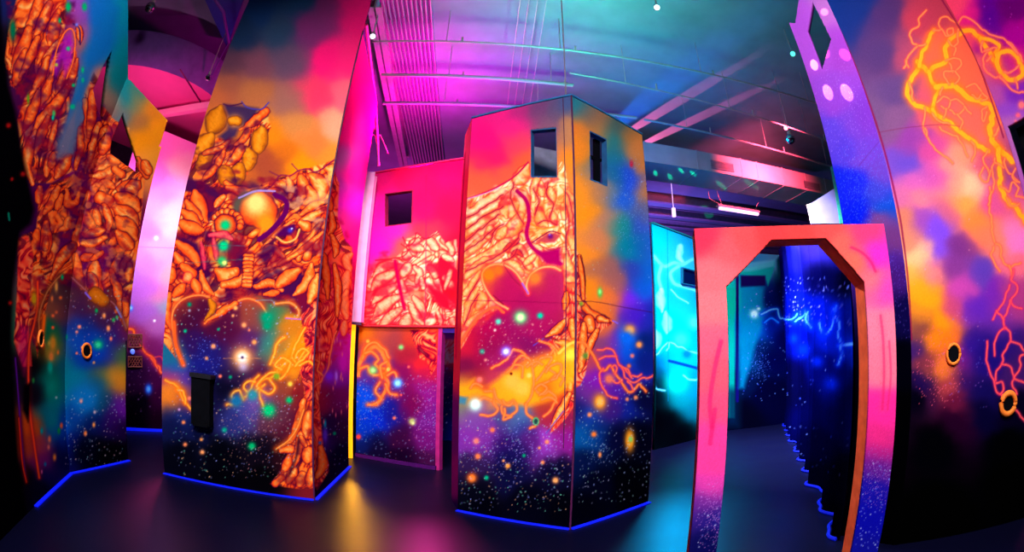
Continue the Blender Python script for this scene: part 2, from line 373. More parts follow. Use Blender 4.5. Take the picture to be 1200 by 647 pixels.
# ------------------------------------------------------------------ the murals, some with pink lamp glow painted in
def paint_A_front(p):  # pink base points near the top paint in lamp glow
    p.base([(300,-40,20,50,110),(300,5,22,50,100),(350,5,30,60,100),(385,5,120,40,100),(405,5,240,20,110),(425,20,250,20,110),(280,40,25,45,80),(330,40,40,60,90),(365,35,120,40,100),(270,70,90,50,70),(300,80,115,60,80),(340,70,95,65,90),
      (380,70,255,20,110),(410,70,255,30,110),(250,110,190,90,50),(300,110,175,95,55),(340,120,150,90,80),(370,110,240,50,90),(400,110,255,90,110),(395,150,255,150,115),(350,150,200,120,60),(320,165,230,120,15),(370,170,255,110,50),
      (390,185,255,130,40),(350,195,240,130,10),(315,190,150,60,40),(330,180,200,95,20),(230,130,200,100,40),(225,160,225,115,20),(260,100,150,75,60),(285,190,190,90,30),(240,200,60,0,50),(270,240,60,0,55),(210,260,60,0,50),(230,290,50,0,60),
      (300,290,70,0,60),(340,290,90,0,60),(340,340,60,20,60),(370,260,150,10,60),
      (222,380,60,8,45),(215,360,110,30,40),(245,378,70,8,45),(260,385,70,8,50),(230,400,40,12,80),(240,430,20,22,120),(245,410,25,20,100),(290,400,75,20,90),(290,365,150,60,40),(270,370,80,12,50),(300,375,130,50,60),(300,440,70,20,60),(275,440,40,18,60),(262,455,5,5,25),
      (240,448,8,8,45),(312,375,30,120,80),(312,400,40,120,110),(330,400,150,100,50),(338,385,200,110,20),(345,410,245,150,10),(335,440,240,140,20),(355,420,230,110,20),(325,450,130,50,40),(350,460,120,20,30),(202,418,20,100,130),(208,430,20,80,160),(218,450,70,40,160),(203,460,255,140,20),
      (212,468,250,120,20),(225,475,60,20,110),(200,445,150,40,120),(245,470,12,10,50),(300,465,110,70,150),(290,480,70,60,140),(320,490,90,40,60),(340,500,80,15,40),(278,490,35,40,110),(215,490,15,35,110),(230,500,10,15,60),(205,505,10,15,60),
      (210,535,3,3,15),(260,530,2,2,10),(300,530,12,6,20),(330,530,35,8,18),(260,570,0,0,6),(300,560,3,2,6),(370,500,190,40,30),(372,560,120,20,30)])
    # organic tissue
    p.organic([(205,195),(228,180),(240,165),(262,160),(272,170),(285,158),(312,128),(318,150),(310,165),(300,180),(290,205),(268,215),(255,225),(235,212),(215,215),(205,240),(200,215)],OR,60,5,12,seed=3,dark=.2)
    p.organic([(196,250),(212,222),(245,228),(262,228),(290,222),(328,208),(352,200),(392,187),(384,250),(378,300),(372,350),(368,480),(362,430),(358,372),(332,350),(300,346),(284,352),(262,366),(243,376),(250,360),(240,347),(218,347),(203,362),(200,390),(206,420),(190,400),(190,330)],OR,50,5.5,13,seed=7,dark=.16)
    for P in ([(240,215),(258,226),(262,236),(250,252),(244,262),(238,240)],[(200,275),(215,276),(232,285),(238,300),(233,312),(214,292),(206,280)],[(320,330),(340,318),(352,318),(366,330),(362,372),(350,370),(345,352),(335,348),(320,350)],[(268,290),(282,283),(288,296),(286,312),(274,322)],[(205,205),(235,212),(240,235),(228,225),(210,222),(204,250)]):
        p.poly(P,(62,8,62),3)
    p.poly([(262,122),(283,124),(303,127),(297,140),(280,150),(276,160),(264,166),(256,160),(266,152),(267,135)],(58,34,72),2.5)
    gold=[[(258,126,4),(253,142,11),(248,154,6)],[(248,160,6),(238,170,10),(232,178,6)],[(248,176,4),(240,188,8),(233,196,7)],[(308,150,5),(304,164,9),(302,176,8)],[(288,176,6),(293,186,8),(288,196,8)],[(280,196,8),(277,208,9),(270,214,7)],[(263,198,7),(265,208,9),(272,214,6)]]
    for g in gold: p.blob(g,GO)
    for b in [[(312,130,6),(303,138,5),(292,147,4),(281,152,2)],[(292,152,4),(285,163,4),(276,170,3)],[(268,166,3),(258,178,4),(250,192,3)],[(283,172,5),(278,182,5),(268,192,4)],[(262,178,3),(256,190,4),(250,200,2)],[(240,180,4),(262,172,3)],
       [(252,196,5),(243,206,4),(238,212,3)],[(265,214,4),(280,224,5),(300,222,3),(315,216,2)],[(300,224,2),(284,224,5),(266,220,4)]]: p.blob(b,OR)
    p.star(275,142,7,(250,150,50),rx=8); p.blob([(271,142,5),(278,142,6)],GO,1.1)
    p.line([(283,119),(290,126),(306,128),(315,120)],1.4,(60,50,150)); p.line([(262,122),(270,124),(284,121)],1.4,(60,10,60))
    # skull plate and brow
    for b in [[(322,213,3),(332,218,5),(345,226,4)],[(316,222,4),(328,228,6),(338,236,4)],[(338,208,3),(341,220,4),(340,232,4)],[(352,208,5),(356,220,7),(353,230,7)],[(364,206,5),(374,214,8),(376,224,8),(370,232,6)],[(362,220,5),(366,232,6),(358,238,5)],[(383,197,5),(390,200,6),(388,210,5)],
       [(378,238,3),(366,242,4),(352,252,3)],[(377,248,3),(364,254,5),(352,260,4)],[(378,256,3),(368,266,4),(356,278,3)],[(352,262,4),(359,265,7)],[(350,244,2),(330,258,2.6),(304,279,2)],[(345,258,2),(328,270,2.6),(306,292,2)],[(376,262,3),(360,282,3.4),(340,300,3),(310,316,2.5),(300,320,2)],
       [(371,280,4),(371,290,4)],[(362,292,4),(359,300,7)],[(352,298,3),(350,304,4)],[(378,272,3),(350,296,3),(326,310,3)],[(300,300,3),(318,290,4),(332,300,4)],[(303,308,4),(318,300,3)],[(306,316,3),(290,330,3)],[(340,310,3),(318,322,4),(300,332,3)]]: p.blob(b,OR,1.06)
    p.line([(300,224),(316,220),(328,206),(340,206),(350,200),(360,198),(372,201),(392,187)],1.5,(120,10,60))
    p.line([(316,201),(328,207)],1.3,(110,20,60)); p.line([(342,192),(350,201)],1.3,(110,20,60))
    p.tone([(196,200),(240,190),(330,206),(390,190),(380,380),(350,372),(300,350),(245,360),(205,350),(192,330)],(120,8,40),.75,17,5,.5)
    p.tone([(196,200),(240,190),(330,206),(390,190),(380,380),(350,372),(300,350),(245,360),(205,350),(192,330)],(50,0,60),.8,24,9,.56)
    p.tone([(196,200),(225,170),(262,160),(312,130),(316,165),(280,225),(230,225)],(70,0,50),.7,14,6,.52)
    p.tone([(330,210),(392,190),(386,260),(340,270)],(255,190,120),.5,12,8,.45)
    # orb
    p.blob([(300,244,22),(306,248,20)],OR,1.0); p.star(300,238,13,(255,200,110)); p.star(312,262,12,(255,130,20))
    p.poly([(274,236),(284,226),(300,224),(284,236),(280,250),(272,246)],(80,70,60),3)
    p.line([(322,228),(335,236),(334,250),(320,268),(304,281)],6,(85,0,75)); p.line([(280,232),(300,224),(322,224)],2.2,(150,120,190))
    # left wing pieces
    for b in [[(229,226,6),(233,240,8),(239,254,5),(243,260,2)],[(219,236,4),(226,248,6),(236,256,4)],[(214,248,5),(225,256,6),(236,266,4)],[(212,262,6),(226,268,8),(238,270,4)],[(262,230,4),(255,238,4),(252,242,2)],[(207,284,4),(219,292,6),(228,302,6),(232,310,4)],[(205,298,4),(212,308,6)],[(202,318,6),(198,330,6)],[(213,312,5),(224,320,6),(222,330,5)],[(198,345,5),(195,365,5),(200,385,4)],[(255,318,6),(266,324,9),(277,316,6)],[(262,334,5),(280,330,6),(288,318,4)],
       [(235,318,3),(240,335,5),(250,345,4)],[(215,335,5),(205,345,6)],[(228,330,5),(232,342,6)],[(300,336,4),(318,332,5),(330,340,4)],[(310,345,3),(325,343,4)]]: p.blob(b,OR)
    p.blob([(220,325,6)],CR,.8)
    for k in range(9):
        a=-2.6+k*.36; p.blob([(266+16*math.cos(a),262+14*math.sin(a),4.2)],OR,1.05)
    p.blob([(264,264,13)],OR); p.star(264,264,6,(0,165,105)); p.star(264,264,3.5,(0,190,110))
    for k in range(9): p.blob([(291-k*.2-3,300+k*4.3,3.2),(291-k*.2+4,300+k*4.3,3.2)],OR,1.0)
    p.blob([(250,278,2),(252,290,3),(254,304,3)],PK); p.blob([(246,276,3),(262,275,4),(272,280,3)],PK); p.blob([(236,284,2),(238,300,3),(240,315,3)],PK)
    p.star(262,288,7,(0,150,110)); p.star(262,288,4,(0,200,120)); p.line([(240,288),(288,288)],.8,(60,90,110),a=.6)
    p.star(260,306,6,(30,170,90)); p.star(263,308,3,(220,240,120)); p.line([(225,308),(285,304)],.8,(60,110,90),a=.6)
    # eye
    p.poly([(322,276),(333,266),(345,262),(347,268),(340,276),(330,277)],(70,0,70),1.5); p.star(340,270,3,(60,40,160)); p.star(342,268,1,(220,220,255))
    p.line([(324,278),(334,284),(346,280),(351,269)],2,(255,170,80)); p.line([(318,279),(332,289),(348,285),(354,272)],1.2,(110,0,50))
    # fangs
    for b in [[(365,311,4),(362,326,6),(352,340,5),(344,346,2)],[(350,316,4),(338,324,8),(326,334,7)],[(372,322,3),(368,340,7),(362,354,5)],[(385,300,4),(380,330,5),(378,360,4)]]: p.blob(b,OR,1.05)
    # hearts opening on space
    HL=[(214,426),(204,395),(202,368),(213,352),(232,346),(248,350),(253,360),(249,370),(240,379),(258,368),(275,355),(290,350),(304,355),(312,366)]
    p.line(HL,1.8,(255,130,60),4,(200,60,30)); p.line([(204,378),(206,405),(215,428)],3,(255,90,30),3)
    p.blob([(240,378,1),(258,367,4),(276,356,5)],OR); p.blob([(240,376,1),(249,362,4),(246,352,4)],GO,.8)
    p.line([(322,356),(340,355),(350,364),(347,373),(336,372)],1.6,(255,140,70),3,(220,110,20)); p.line([(335,373),(348,374),(358,374)],1.5,(170,90,190))
    p.line([(300,352),(318,352),(322,358)],1.2,(120,110,120)); p.star(313,372,8,(0,140,100)); p.star(313,382,5,(0,140,100))
    # foot
    p.organic([(358,430),(374,430),(374,572),(345,573),(316,568),(322,560),(334,548),(338,530),(326,526),(340,518),(350,500),(356,470)],OR,85,4.5,11,seed=11,dark=.1)
    for b in [[(356,470,5),(350,490,4),(344,510,4),(336,520,3),(326,526,1)],[(362,485,6),(358,510,6)],[(340,526,6),(330,528,3)],[(352,510,5),(349,530,4),(342,548,4),(336,562,3)],[(362,528,8),(360,540,6)],[(358,522,3),(352,512,3)],[(330,560,4),(322,567,4)],[(345,552,5),(338,565,5)],[(355,556,5),(350,568,5)],[(366,552,6),(362,568,5)],[(370,530,3),(372,560,5)],[(338,535,4),(336,545,5),(330,552,3)]]: p.blob(b,OR,1.02)
    p.tone([(350,440),(376,440),(376,572),(318,568),(340,520)],(110,10,30),.6,12,15,.5)
    p.poly([(349,512),(352,516),(350,532),(341,556),(336,560),(346,535)],(70,10,30),1.5)
    p.line([(324,526),(338,516),(348,502),(356,480)],1.2,(255,150,60),4,(190,70,20))
    # torn tissue beside the corner
    p.organic([(352,370),(372,350),(370,470),(360,470),(352,440),(346,455),(340,470),(350,440),(358,410)],RD,88,3.5,10,seed=17,dark=.3)
    # lightning
    y=(255,165,50); g=(255,110,10)
    for q in [[(333,394),(323,404),(321,416),(317,427)],[(358,385),(346,405),(339,422),(322,440),(307,446),(300,458)],[(362,408),(354,416),(346,428),(336,424),(326,434),(330,444),(340,430)],[(342,420),(350,428),(362,424),(372,432)],[(303,440),(296,450),(290,460),(280,470),(266,475)],[(310,450),(304,462),(307,476)],[(322,436),(312,440),(302,452),(314,462),(322,455),(316,444)],[(300,448),(290,447),(286,455),(294,462),(304,455)],[(276,472),(272,462),(280,458),(284,468)],[(194,446),(206,452),(214,466),(222,478),(230,482)],[(208,456),(216,460),(218,474)],[(330,432),(322,428),(330,420),(340,426),(336,436)],[(346,428),(356,420),(362,412),(352,410),(346,420)]]:
        p.bolt(q,1.9,1.6,y,g,3)
    # stars
    p.star(284,419,13,(230,140,60)); p.star(284,419,7,(255,240,230)); p.star(284,419,1.6,(30,0,80)); p.line([(262,420),(306,420)],.8,(220,140,80),a=.6); p.star(285,430,6,(200,190,255),a=.5)
    for x,y,r,c in [(222,357,2.6,(0,120,90)),(222,364,1.5,(150,140,170)),(217,388,2,(0,170,120)),(276,361,2.6,(255,170,90)),(273,370,1.8,(230,140,90)),(286,381,3,(255,150,90)),(298,401,3,(255,150,80)),(250,406,2.8,(255,150,90)),(242,420,2,(230,140,90)),(256,386,1.6,(0,150,110)),(258,441,2,(255,110,90)),(270,442,2,(0,140,100)),(292,387,1.6,(220,110,90)),(315,481,8,(0,190,110)),(295,523,4.5,(0,170,100)),(339,469,4,(0,170,100)),(340,450,3,(250,200,60)),(324,441,4,(120,150,30)),(263,504,3,(0,150,120)),(222,467,2.4,(255,120,90)),(210,480,1.5,(200,140,200)),(247,491,2.4,(255,130,80)),(215,495,2.2,(250,130,80)),(236,515,2,(250,150,80)),(217,521,2.4,(250,130,80)),(237,530,2.8,(255,150,90)),(277,470,8,(20,100,150)),(296,463,7,(40,130,150))]:
        p.star(x,y,r,c)
    p.stars((205,350,355,470),260,a=.6); p.stars((200,470,350,560),330,a=.6); p.speck((260,440,345,560),.05,(190,120,130)); p.speck((225,390,262,450),.06,(90,110,240))

def paint_A_side(p):  # pink lamp light is painted into the upper side colours
    p.base([(430,30,250,20,120),(425,80,255,20,120),(415,120,255,15,130),(430,150,255,20,140),(405,150,250,20,140),(396,190,170,90,170),(393,220,180,60,170),(410,200,255,15,150),(425,200,255,15,150),(400,230,240,20,180),(415,240,250,30,230),(398,260,240,40,140),(410,280,250,20,150),
      (385,280,150,20,90),(400,320,190,10,80),(385,360,170,20,80),(400,400,160,30,140),(385,420,140,30,130),(395,440,120,20,160),(405,420,190,20,160),(408,400,220,20,180),(385,470,90,10,80),(400,470,110,10,90),(375,470,160,20,40),(385,500,30,5,60),(378,520,50,10,90),(395,530,12,0,30),(380,560,15,2,30),(400,500,50,5,50)],warp=5)
    p.organic([(392,200),(398,215),(396,255),(405,282),(413,290),(413,395),(400,385),(392,400),(384,425),(372,450),(366,450),(366,350),(380,280)],RD,88,4,16,seed=5,dark=.08,lo=.12)
    p.organic([(366,440),(378,440),(374,470),(380,530),(386,552),(372,575),(366,570)],RD,88,4,13,seed=9,dark=.1,lo=.1)
    p.tone([(378,200),(413,280),(413,400),(366,460),(366,350)],(190,5,70),.6,14,21,.48)
    for b in [[(412,298,3),(406,304,5),(410,318,4)],[(407,320,5),(405,334,6),(404,345,4)],[(406,342,4),(404,356,5),(406,372,5)],[(404,378,4),(403,392,4)]]: p.blob(b,CR,.72)
    for b in [[(388,250,3),(390,265,4),(386,275,3)],[(389,276,3),(394,290,4),(392,300,3)],[(380,300,4),(383,330,4),(384,350,3)],[(392,310,3),(396,340,4),(395,370,3)],[(386,230,3),(387,245,4)],[(376,525,5),(378,545,6),(372,560,5)]]: p.blob(b,OR,1.0)
    p.bolt([(394,388),(389,405),(384,430),(378,444),(368,453)],1.6,1,(255,120,70),(230,50,60),2)
    p.bolt([(366,420),(374,424),(371,434),(378,440)],1.6,1,(255,140,60),(230,60,40),2)
    p.star(394,441,6,(190,120,255),rx=2); p.star(386,441,6,(130,30,230)); p.star(402,425,14,(200,20,190),rx=5)
    p.star(381,497,5,(0,160,170),rx=1.5); p.star(381,510,9,(90,40,190),rx=3); p.star(392,508,2,(0,150,100)); p.star(375,519,2,(60,90,190))
    for k in range(26):
        x=372+40*p.rng.rand(); y=385+110*p.rng.rand(); p.star(x,y,3,(230,110,130),rx=.8,a=.7)
    p.stars((370,460,410,570),90,a=.5)

def paint_C_left(p):  # pink base points at upper left paint in a spotlight
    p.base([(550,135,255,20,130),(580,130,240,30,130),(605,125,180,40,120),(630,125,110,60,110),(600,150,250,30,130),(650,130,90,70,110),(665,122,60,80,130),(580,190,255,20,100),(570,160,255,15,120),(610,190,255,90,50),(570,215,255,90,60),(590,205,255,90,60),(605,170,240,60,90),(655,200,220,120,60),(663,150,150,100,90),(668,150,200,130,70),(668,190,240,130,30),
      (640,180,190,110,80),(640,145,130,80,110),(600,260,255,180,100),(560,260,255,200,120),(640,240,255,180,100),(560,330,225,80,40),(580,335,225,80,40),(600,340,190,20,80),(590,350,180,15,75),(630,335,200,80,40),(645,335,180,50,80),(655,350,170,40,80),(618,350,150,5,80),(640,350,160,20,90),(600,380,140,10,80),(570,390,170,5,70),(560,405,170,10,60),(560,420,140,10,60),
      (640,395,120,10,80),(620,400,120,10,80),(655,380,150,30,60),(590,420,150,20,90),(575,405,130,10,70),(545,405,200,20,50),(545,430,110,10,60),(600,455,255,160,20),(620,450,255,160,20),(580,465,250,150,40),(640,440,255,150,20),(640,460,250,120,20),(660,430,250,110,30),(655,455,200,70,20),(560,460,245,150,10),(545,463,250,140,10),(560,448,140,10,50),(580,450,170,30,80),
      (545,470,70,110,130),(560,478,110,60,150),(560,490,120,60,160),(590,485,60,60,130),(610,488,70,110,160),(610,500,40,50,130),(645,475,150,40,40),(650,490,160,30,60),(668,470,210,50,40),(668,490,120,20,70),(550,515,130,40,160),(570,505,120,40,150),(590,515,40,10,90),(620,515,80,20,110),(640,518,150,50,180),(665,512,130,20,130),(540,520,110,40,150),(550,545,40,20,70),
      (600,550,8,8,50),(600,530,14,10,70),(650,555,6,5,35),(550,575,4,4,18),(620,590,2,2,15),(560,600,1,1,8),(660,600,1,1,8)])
    p.organic([(537,236),(570,225),(592,214),(606,204),(619,192),(622,209),(653,209),(656,188),(661,190),(668,225),(676,232),(676,470),(660,452),(656,430),(660,390),(660,320),(640,312),(622,320),(618,338),(606,322),(592,311),(575,312),(566,325),(572,345),(590,360),(560,375),(540,410),(532,420),(532,240)],CR,48,5,12,seed=21,dark=.05,lo=.14)
    p.organic([(622,209),(653,209),(655,270),(632,282),(620,262)],CR,70,3.6,8,seed=24,dark=.02,lo=.18)
    for b in [[(598,220,3),(570,237,6),(548,250,4)],[(592,234,3),(568,248,5),(545,264,4)],[(588,246,3),(564,262,5),(544,277,4)],[(582,258,3),(562,274,5),(543,290,4)],[(576,274,3),(560,286,5),(543,302,4)],[(612,258,3),(596,282,6),(570,300,6),(544,310,4)],[(604,222,4),(613,236,8),(611,250,6)],[(603,240,6),(600,250,6)],
       [(594,232,4),(590,244,5),(594,254,4)],[(610,252,5),(602,266,8),(590,276,6)],[(592,268,5),(584,278,6)],[(575,268,5),(572,276,5)],[(618,194,3),(612,206,8),(604,213,6)],[(640,192,0.8),(627,215,4),(625,235,4)],[(634,215,4),(636,228,5)],[(645,222,5),(648,236,5)],[(631,246,5),(634,258,6),(641,264,4)],[(647,250,4),(650,262,4)],
       [(664,225,4),(669,240,7),(671,258,5)],[(660,240,3),(661,256,4)],[(668,272,4),(672,290,5)],[(664,300,5),(668,330,7),(670,345,4)],[(545,325,5),(565,308,5),(590,298,3)],[(545,345,4),(556,330,4),(563,318,3)],[(545,375,4),(552,352,5),(560,338,4)],[(560,360,5),(566,350,6),(562,342,4)],
       [(598,300,4),(608,292,6),(616,300,5)],[(592,305,3),(604,312,5),(612,322,4)],[(612,306,5),(620,312,5)],[(626,300,4),(612,312,3)],[(540,400,3),(550,380,5),(568,365,4)],[(650,395,3),(660,388,5),(668,380,4)],[(620,285,2),(632,292,4),(636,306,3)],[(640,292,3),(652,296,4),(658,288,3)]]: p.blob(b,CR,1.0)
    p.tone([(537,236),(570,225),(592,214),(606,204),(619,192),(656,190),(676,232),(676,460),(660,440),(660,320),(619,340),(592,311),(566,325),(572,345),(590,360),(540,410),(532,410)],(205,25,50),.75,12,25,.53)
    p.tone([(537,236),(570,225),(592,214),(606,204),(619,192),(656,190),(676,232),(676,460),(660,440),(660,320),(619,340),(592,311),(566,325),(572,345),(590,360),(540,410),(532,410)],(255,120,40),.4,26,28,.5)
    p.tone([(537,236),(620,195),(620,240),(560,290),(537,290)],(255,235,190),.5,12,29,.5)
    for b in [[(600,300,2.5),(606,295,3),(612,300,2.5)],[(600,288,2),(608,280,2.4)],[(592,292,2),(598,286,2)]]: p.blob(b,RD,.5)
    p.line([(606,224),(617,236),(620,256),(617,274),(624,290),(640,301),(657,309)],4.5,(175,0,80),3,(210,10,60)); p.poly([(628,296),(657,290),(657,312),(640,310)],(165,0,85),2.5)
    p.line([(537,235),(550,232),(570,225),(592,214),(606,204),(619,190)],2,(205,10,70)); p.line([(548,233),(568,227),(585,220)],1,(235,150,210))
    p.poly([(629,283),(638,276),(650,273),(657,276),(650,284),(638,285)],(190,60,70),1.2); p.star(645,277,3.4,(110,10,100)); p.star(644,275,1,(120,110,230))
    p.line([(624,284),(636,276),(646,271),(657,274)],1.4,(120,0,50)); p.line([(634,284),(646,289),(656,283)],1.4,(255,150,60)); p.line([(632,287),(645,293),(657,290)],1,(150,10,40)); p.line([(622,262),(634,268),(650,266)],2,(255,120,30))
    for q in [[(545,256),(566,244),(590,228)],[(544,270),(564,256),(590,242)],[(543,284),(562,270),(584,252)],[(543,296),(560,284),(580,268)],[(546,318),(572,306),(598,290),(612,270)],[(603,214),(598,232),(606,250),(614,262)],[(590,262),(580,270),(574,284)],[(626,222),(632,236),(626,252)],[(642,214),(640,228),(648,240),(644,256)],[(630,262),(640,258),(652,264)],[(664,240),(667,262),(663,280),(667,300)],[(548,350),(560,330),(570,312)],[(544,380),(552,358),(562,344)],[(598,296),(608,304),(616,316)],[(660,340),(668,356),(665,372)],[(664,225),(671,250),(672,275)],[(606,292),(600,302),(590,306)]]:
        p.line(q,1.1,(150,0,50),2.2,(225,50,50),a=.85,jit=1.2)
    p.poly([(573,322),(583,315),(598,320),(618,346),(626,324),(645,317),(659,320),(659,380),(630,400),(590,372),(575,345)],(165,12,78),7,.7)
    HC=[(595,362),(580,353),(569,338),(565,322),(573,312),(588,310),(602,317),(612,330),(619,344)]
    HR=[(619,344),(617,334),(622,322),(634,314),(648,313),(657,317)]
    p.line(HC,3,(255,110,60),3,(220,40,60)); p.line(HC,1.2,(255,170,120)); p.line(HR,3,(255,110,60),3,(220,40,60)); p.line(HR,1.2,(255,180,120)); p.line([(612,332),(619,344)],2,(150,80,200)); p.star(573,322,9,(235,110,20)); p.star(627,326,8,(230,110,40)); p.star(584,317,7,(225,100,30))
    p.line([(537,407),(548,388),(562,370),(580,360),(590,366)],3,(255,90,50),3,(220,30,50))
    p.line([(578,346),(590,357)],1.2,(120,10,40)); p.line([(590,310),(600,325),(610,335)],.8,(130,10,50))
    # root meeting the corner
    p.organic([(640,402),(652,392),(662,384),(660,330),(676,330),(676,470),(664,490),(644,510),(650,490),(662,465),(668,440),(650,428),(648,412)],RD,80,4,13,seed=31,dark=.05,lo=.2)
    for b in [[(640,395,2),(655,385,5),(662,375,4)],[(652,400,3),(664,404,5),(670,412,4)],[(664,345,4),(662,362,4)],[(670,375,4),(672,395,5)],[(672,410,4),(670,440,5),(667,465,4)],[(667,462,4),(655,485,4),(644,503,2)]]: p.blob(b,OR,1.1)
    p.line([(628,402),(640,396),(655,400)],1.4,(120,30,30)); p.line([(625,405),(637,397)],1.2,(90,50,170)); p.line([(640,508),(650,495),(660,482)],1.4,(90,70,170))
    # cloud + lightning
    p.poly([(537,452),(548,450),(556,444),(553,454),(566,456),(575,450),(592,438),(598,432),(606,437),(622,430),(640,422),(655,412),(676,400),(676,440),(660,460),(640,470),(620,476),(605,474),(590,472),(575,468),(560,462),(545,466),(537,466)],(255,158,20),4,.9)
    p.star(612,455,10,(255,175,60)); p.star(600,447,10,(255,170,60)); p.star(570,455,6,(200,60,40),a=.5); p.star(640,455,12,(210,90,20),a=.6); p.poly([(537,464),(548,466),(545,474),(537,473)],(60,120,150),2); p.star(668,415,8,(255,210,60))
    y=(255,125,60); g=(255,90,20)
    for q in [[(575,432),(586,427),(596,418),(603,410),(612,412),(616,420)],[(600,430),(606,420),(615,417),(622,424),(626,440),(625,455),(622,465),(617,474)],[(594,436),(604,427),(612,430),(612,443)],[(617,474),(618,484),(626,493),(628,498),(622,503)],[(568,458),(578,460),(578,472),(583,480),(577,486),(563,486)],[(578,455),(582,466),(592,474),(602,470),(605,480),(598,488),(590,485),(588,476)],[(632,400),(640,402),(650,408),(646,416)],[(626,430),(634,420),(646,420),(640,430),(634,440),(628,446)],[(640,430),(650,438),(644,446),(636,450),(628,456),(636,463),(644,458),(652,468),(645,480),(638,488)],[(646,446),(652,440),(660,444),(657,452)],[(634,468),(646,466),(653,472)],[(560,470),(568,466),(577,468)],[(552,455),(556,450),(565,453)],[(588,470),(596,476),(601,472)],[(640,436),(648,428),(658,428),(655,440),(646,446)],[(618,430),(628,424),(636,428)],[(598,488),(590,492),(592,480)],[(626,455),(634,450),(640,456),(632,464)]]:
        p.bolt(q,2.0,1.2,y,g,2)
    p.line([(655,414),(666,404),(676,400)],3,(255,190,70),5,(255,140,30))
    p.ring(628,494,3,4,1.5,(60,160,110),(30,60,60),(160,90,40))
    for x,y_,r,c in [(610,372,8,(60,190,110)),(610,372,4.5,(250,250,180)),(584,377,3.4,(90,210,180)),(633,370,3.6,(0,190,150)),(593,412,6,(120,80,255)),(593,412,3.6,(240,235,255)),(565,412,3,(40,150,130)),(569,422,1.8,(220,120,120)),(562,445,3.6,(255,110,100)),(599,438,1.6,(90,0,10)),(620,440,3,(255,195,90)),(557,475,7,(190,240,230)),(557,473,5,(245,255,250)),(553,560,5.5,(255,110,30)),(553,561,3,(255,130,60)),(560,535,3.5,(255,120,70)),(570,560,2.6,(0,170,120)),(595,546,3,(255,150,60)),(651,563,3.6,(255,160,90)),(641,518,2.6,(255,130,90)),(632,525,1.8,(230,140,90)),(577,504,3,(255,110,70)),(558,517,3.6,(255,120,110)),(636,542,2.2,(255,130,80)),(614,534,2,(0,150,100)),(580,387,1.5,(240,200,200)),(590,540,1.6,(240,150,100))]:
        p.star(x,y_,r,c)
    p.stars((560,375,650,430),170,((240,170,150),(200,120,160),(255,200,170)),a=.55); p.stars((538,490,675,600),460,a=.65); p.speck((540,495,675,560),.06,(150,130,240)); p.line([(537,352),(600,353),(674,356)],.9,(110,5,55),a=.6)

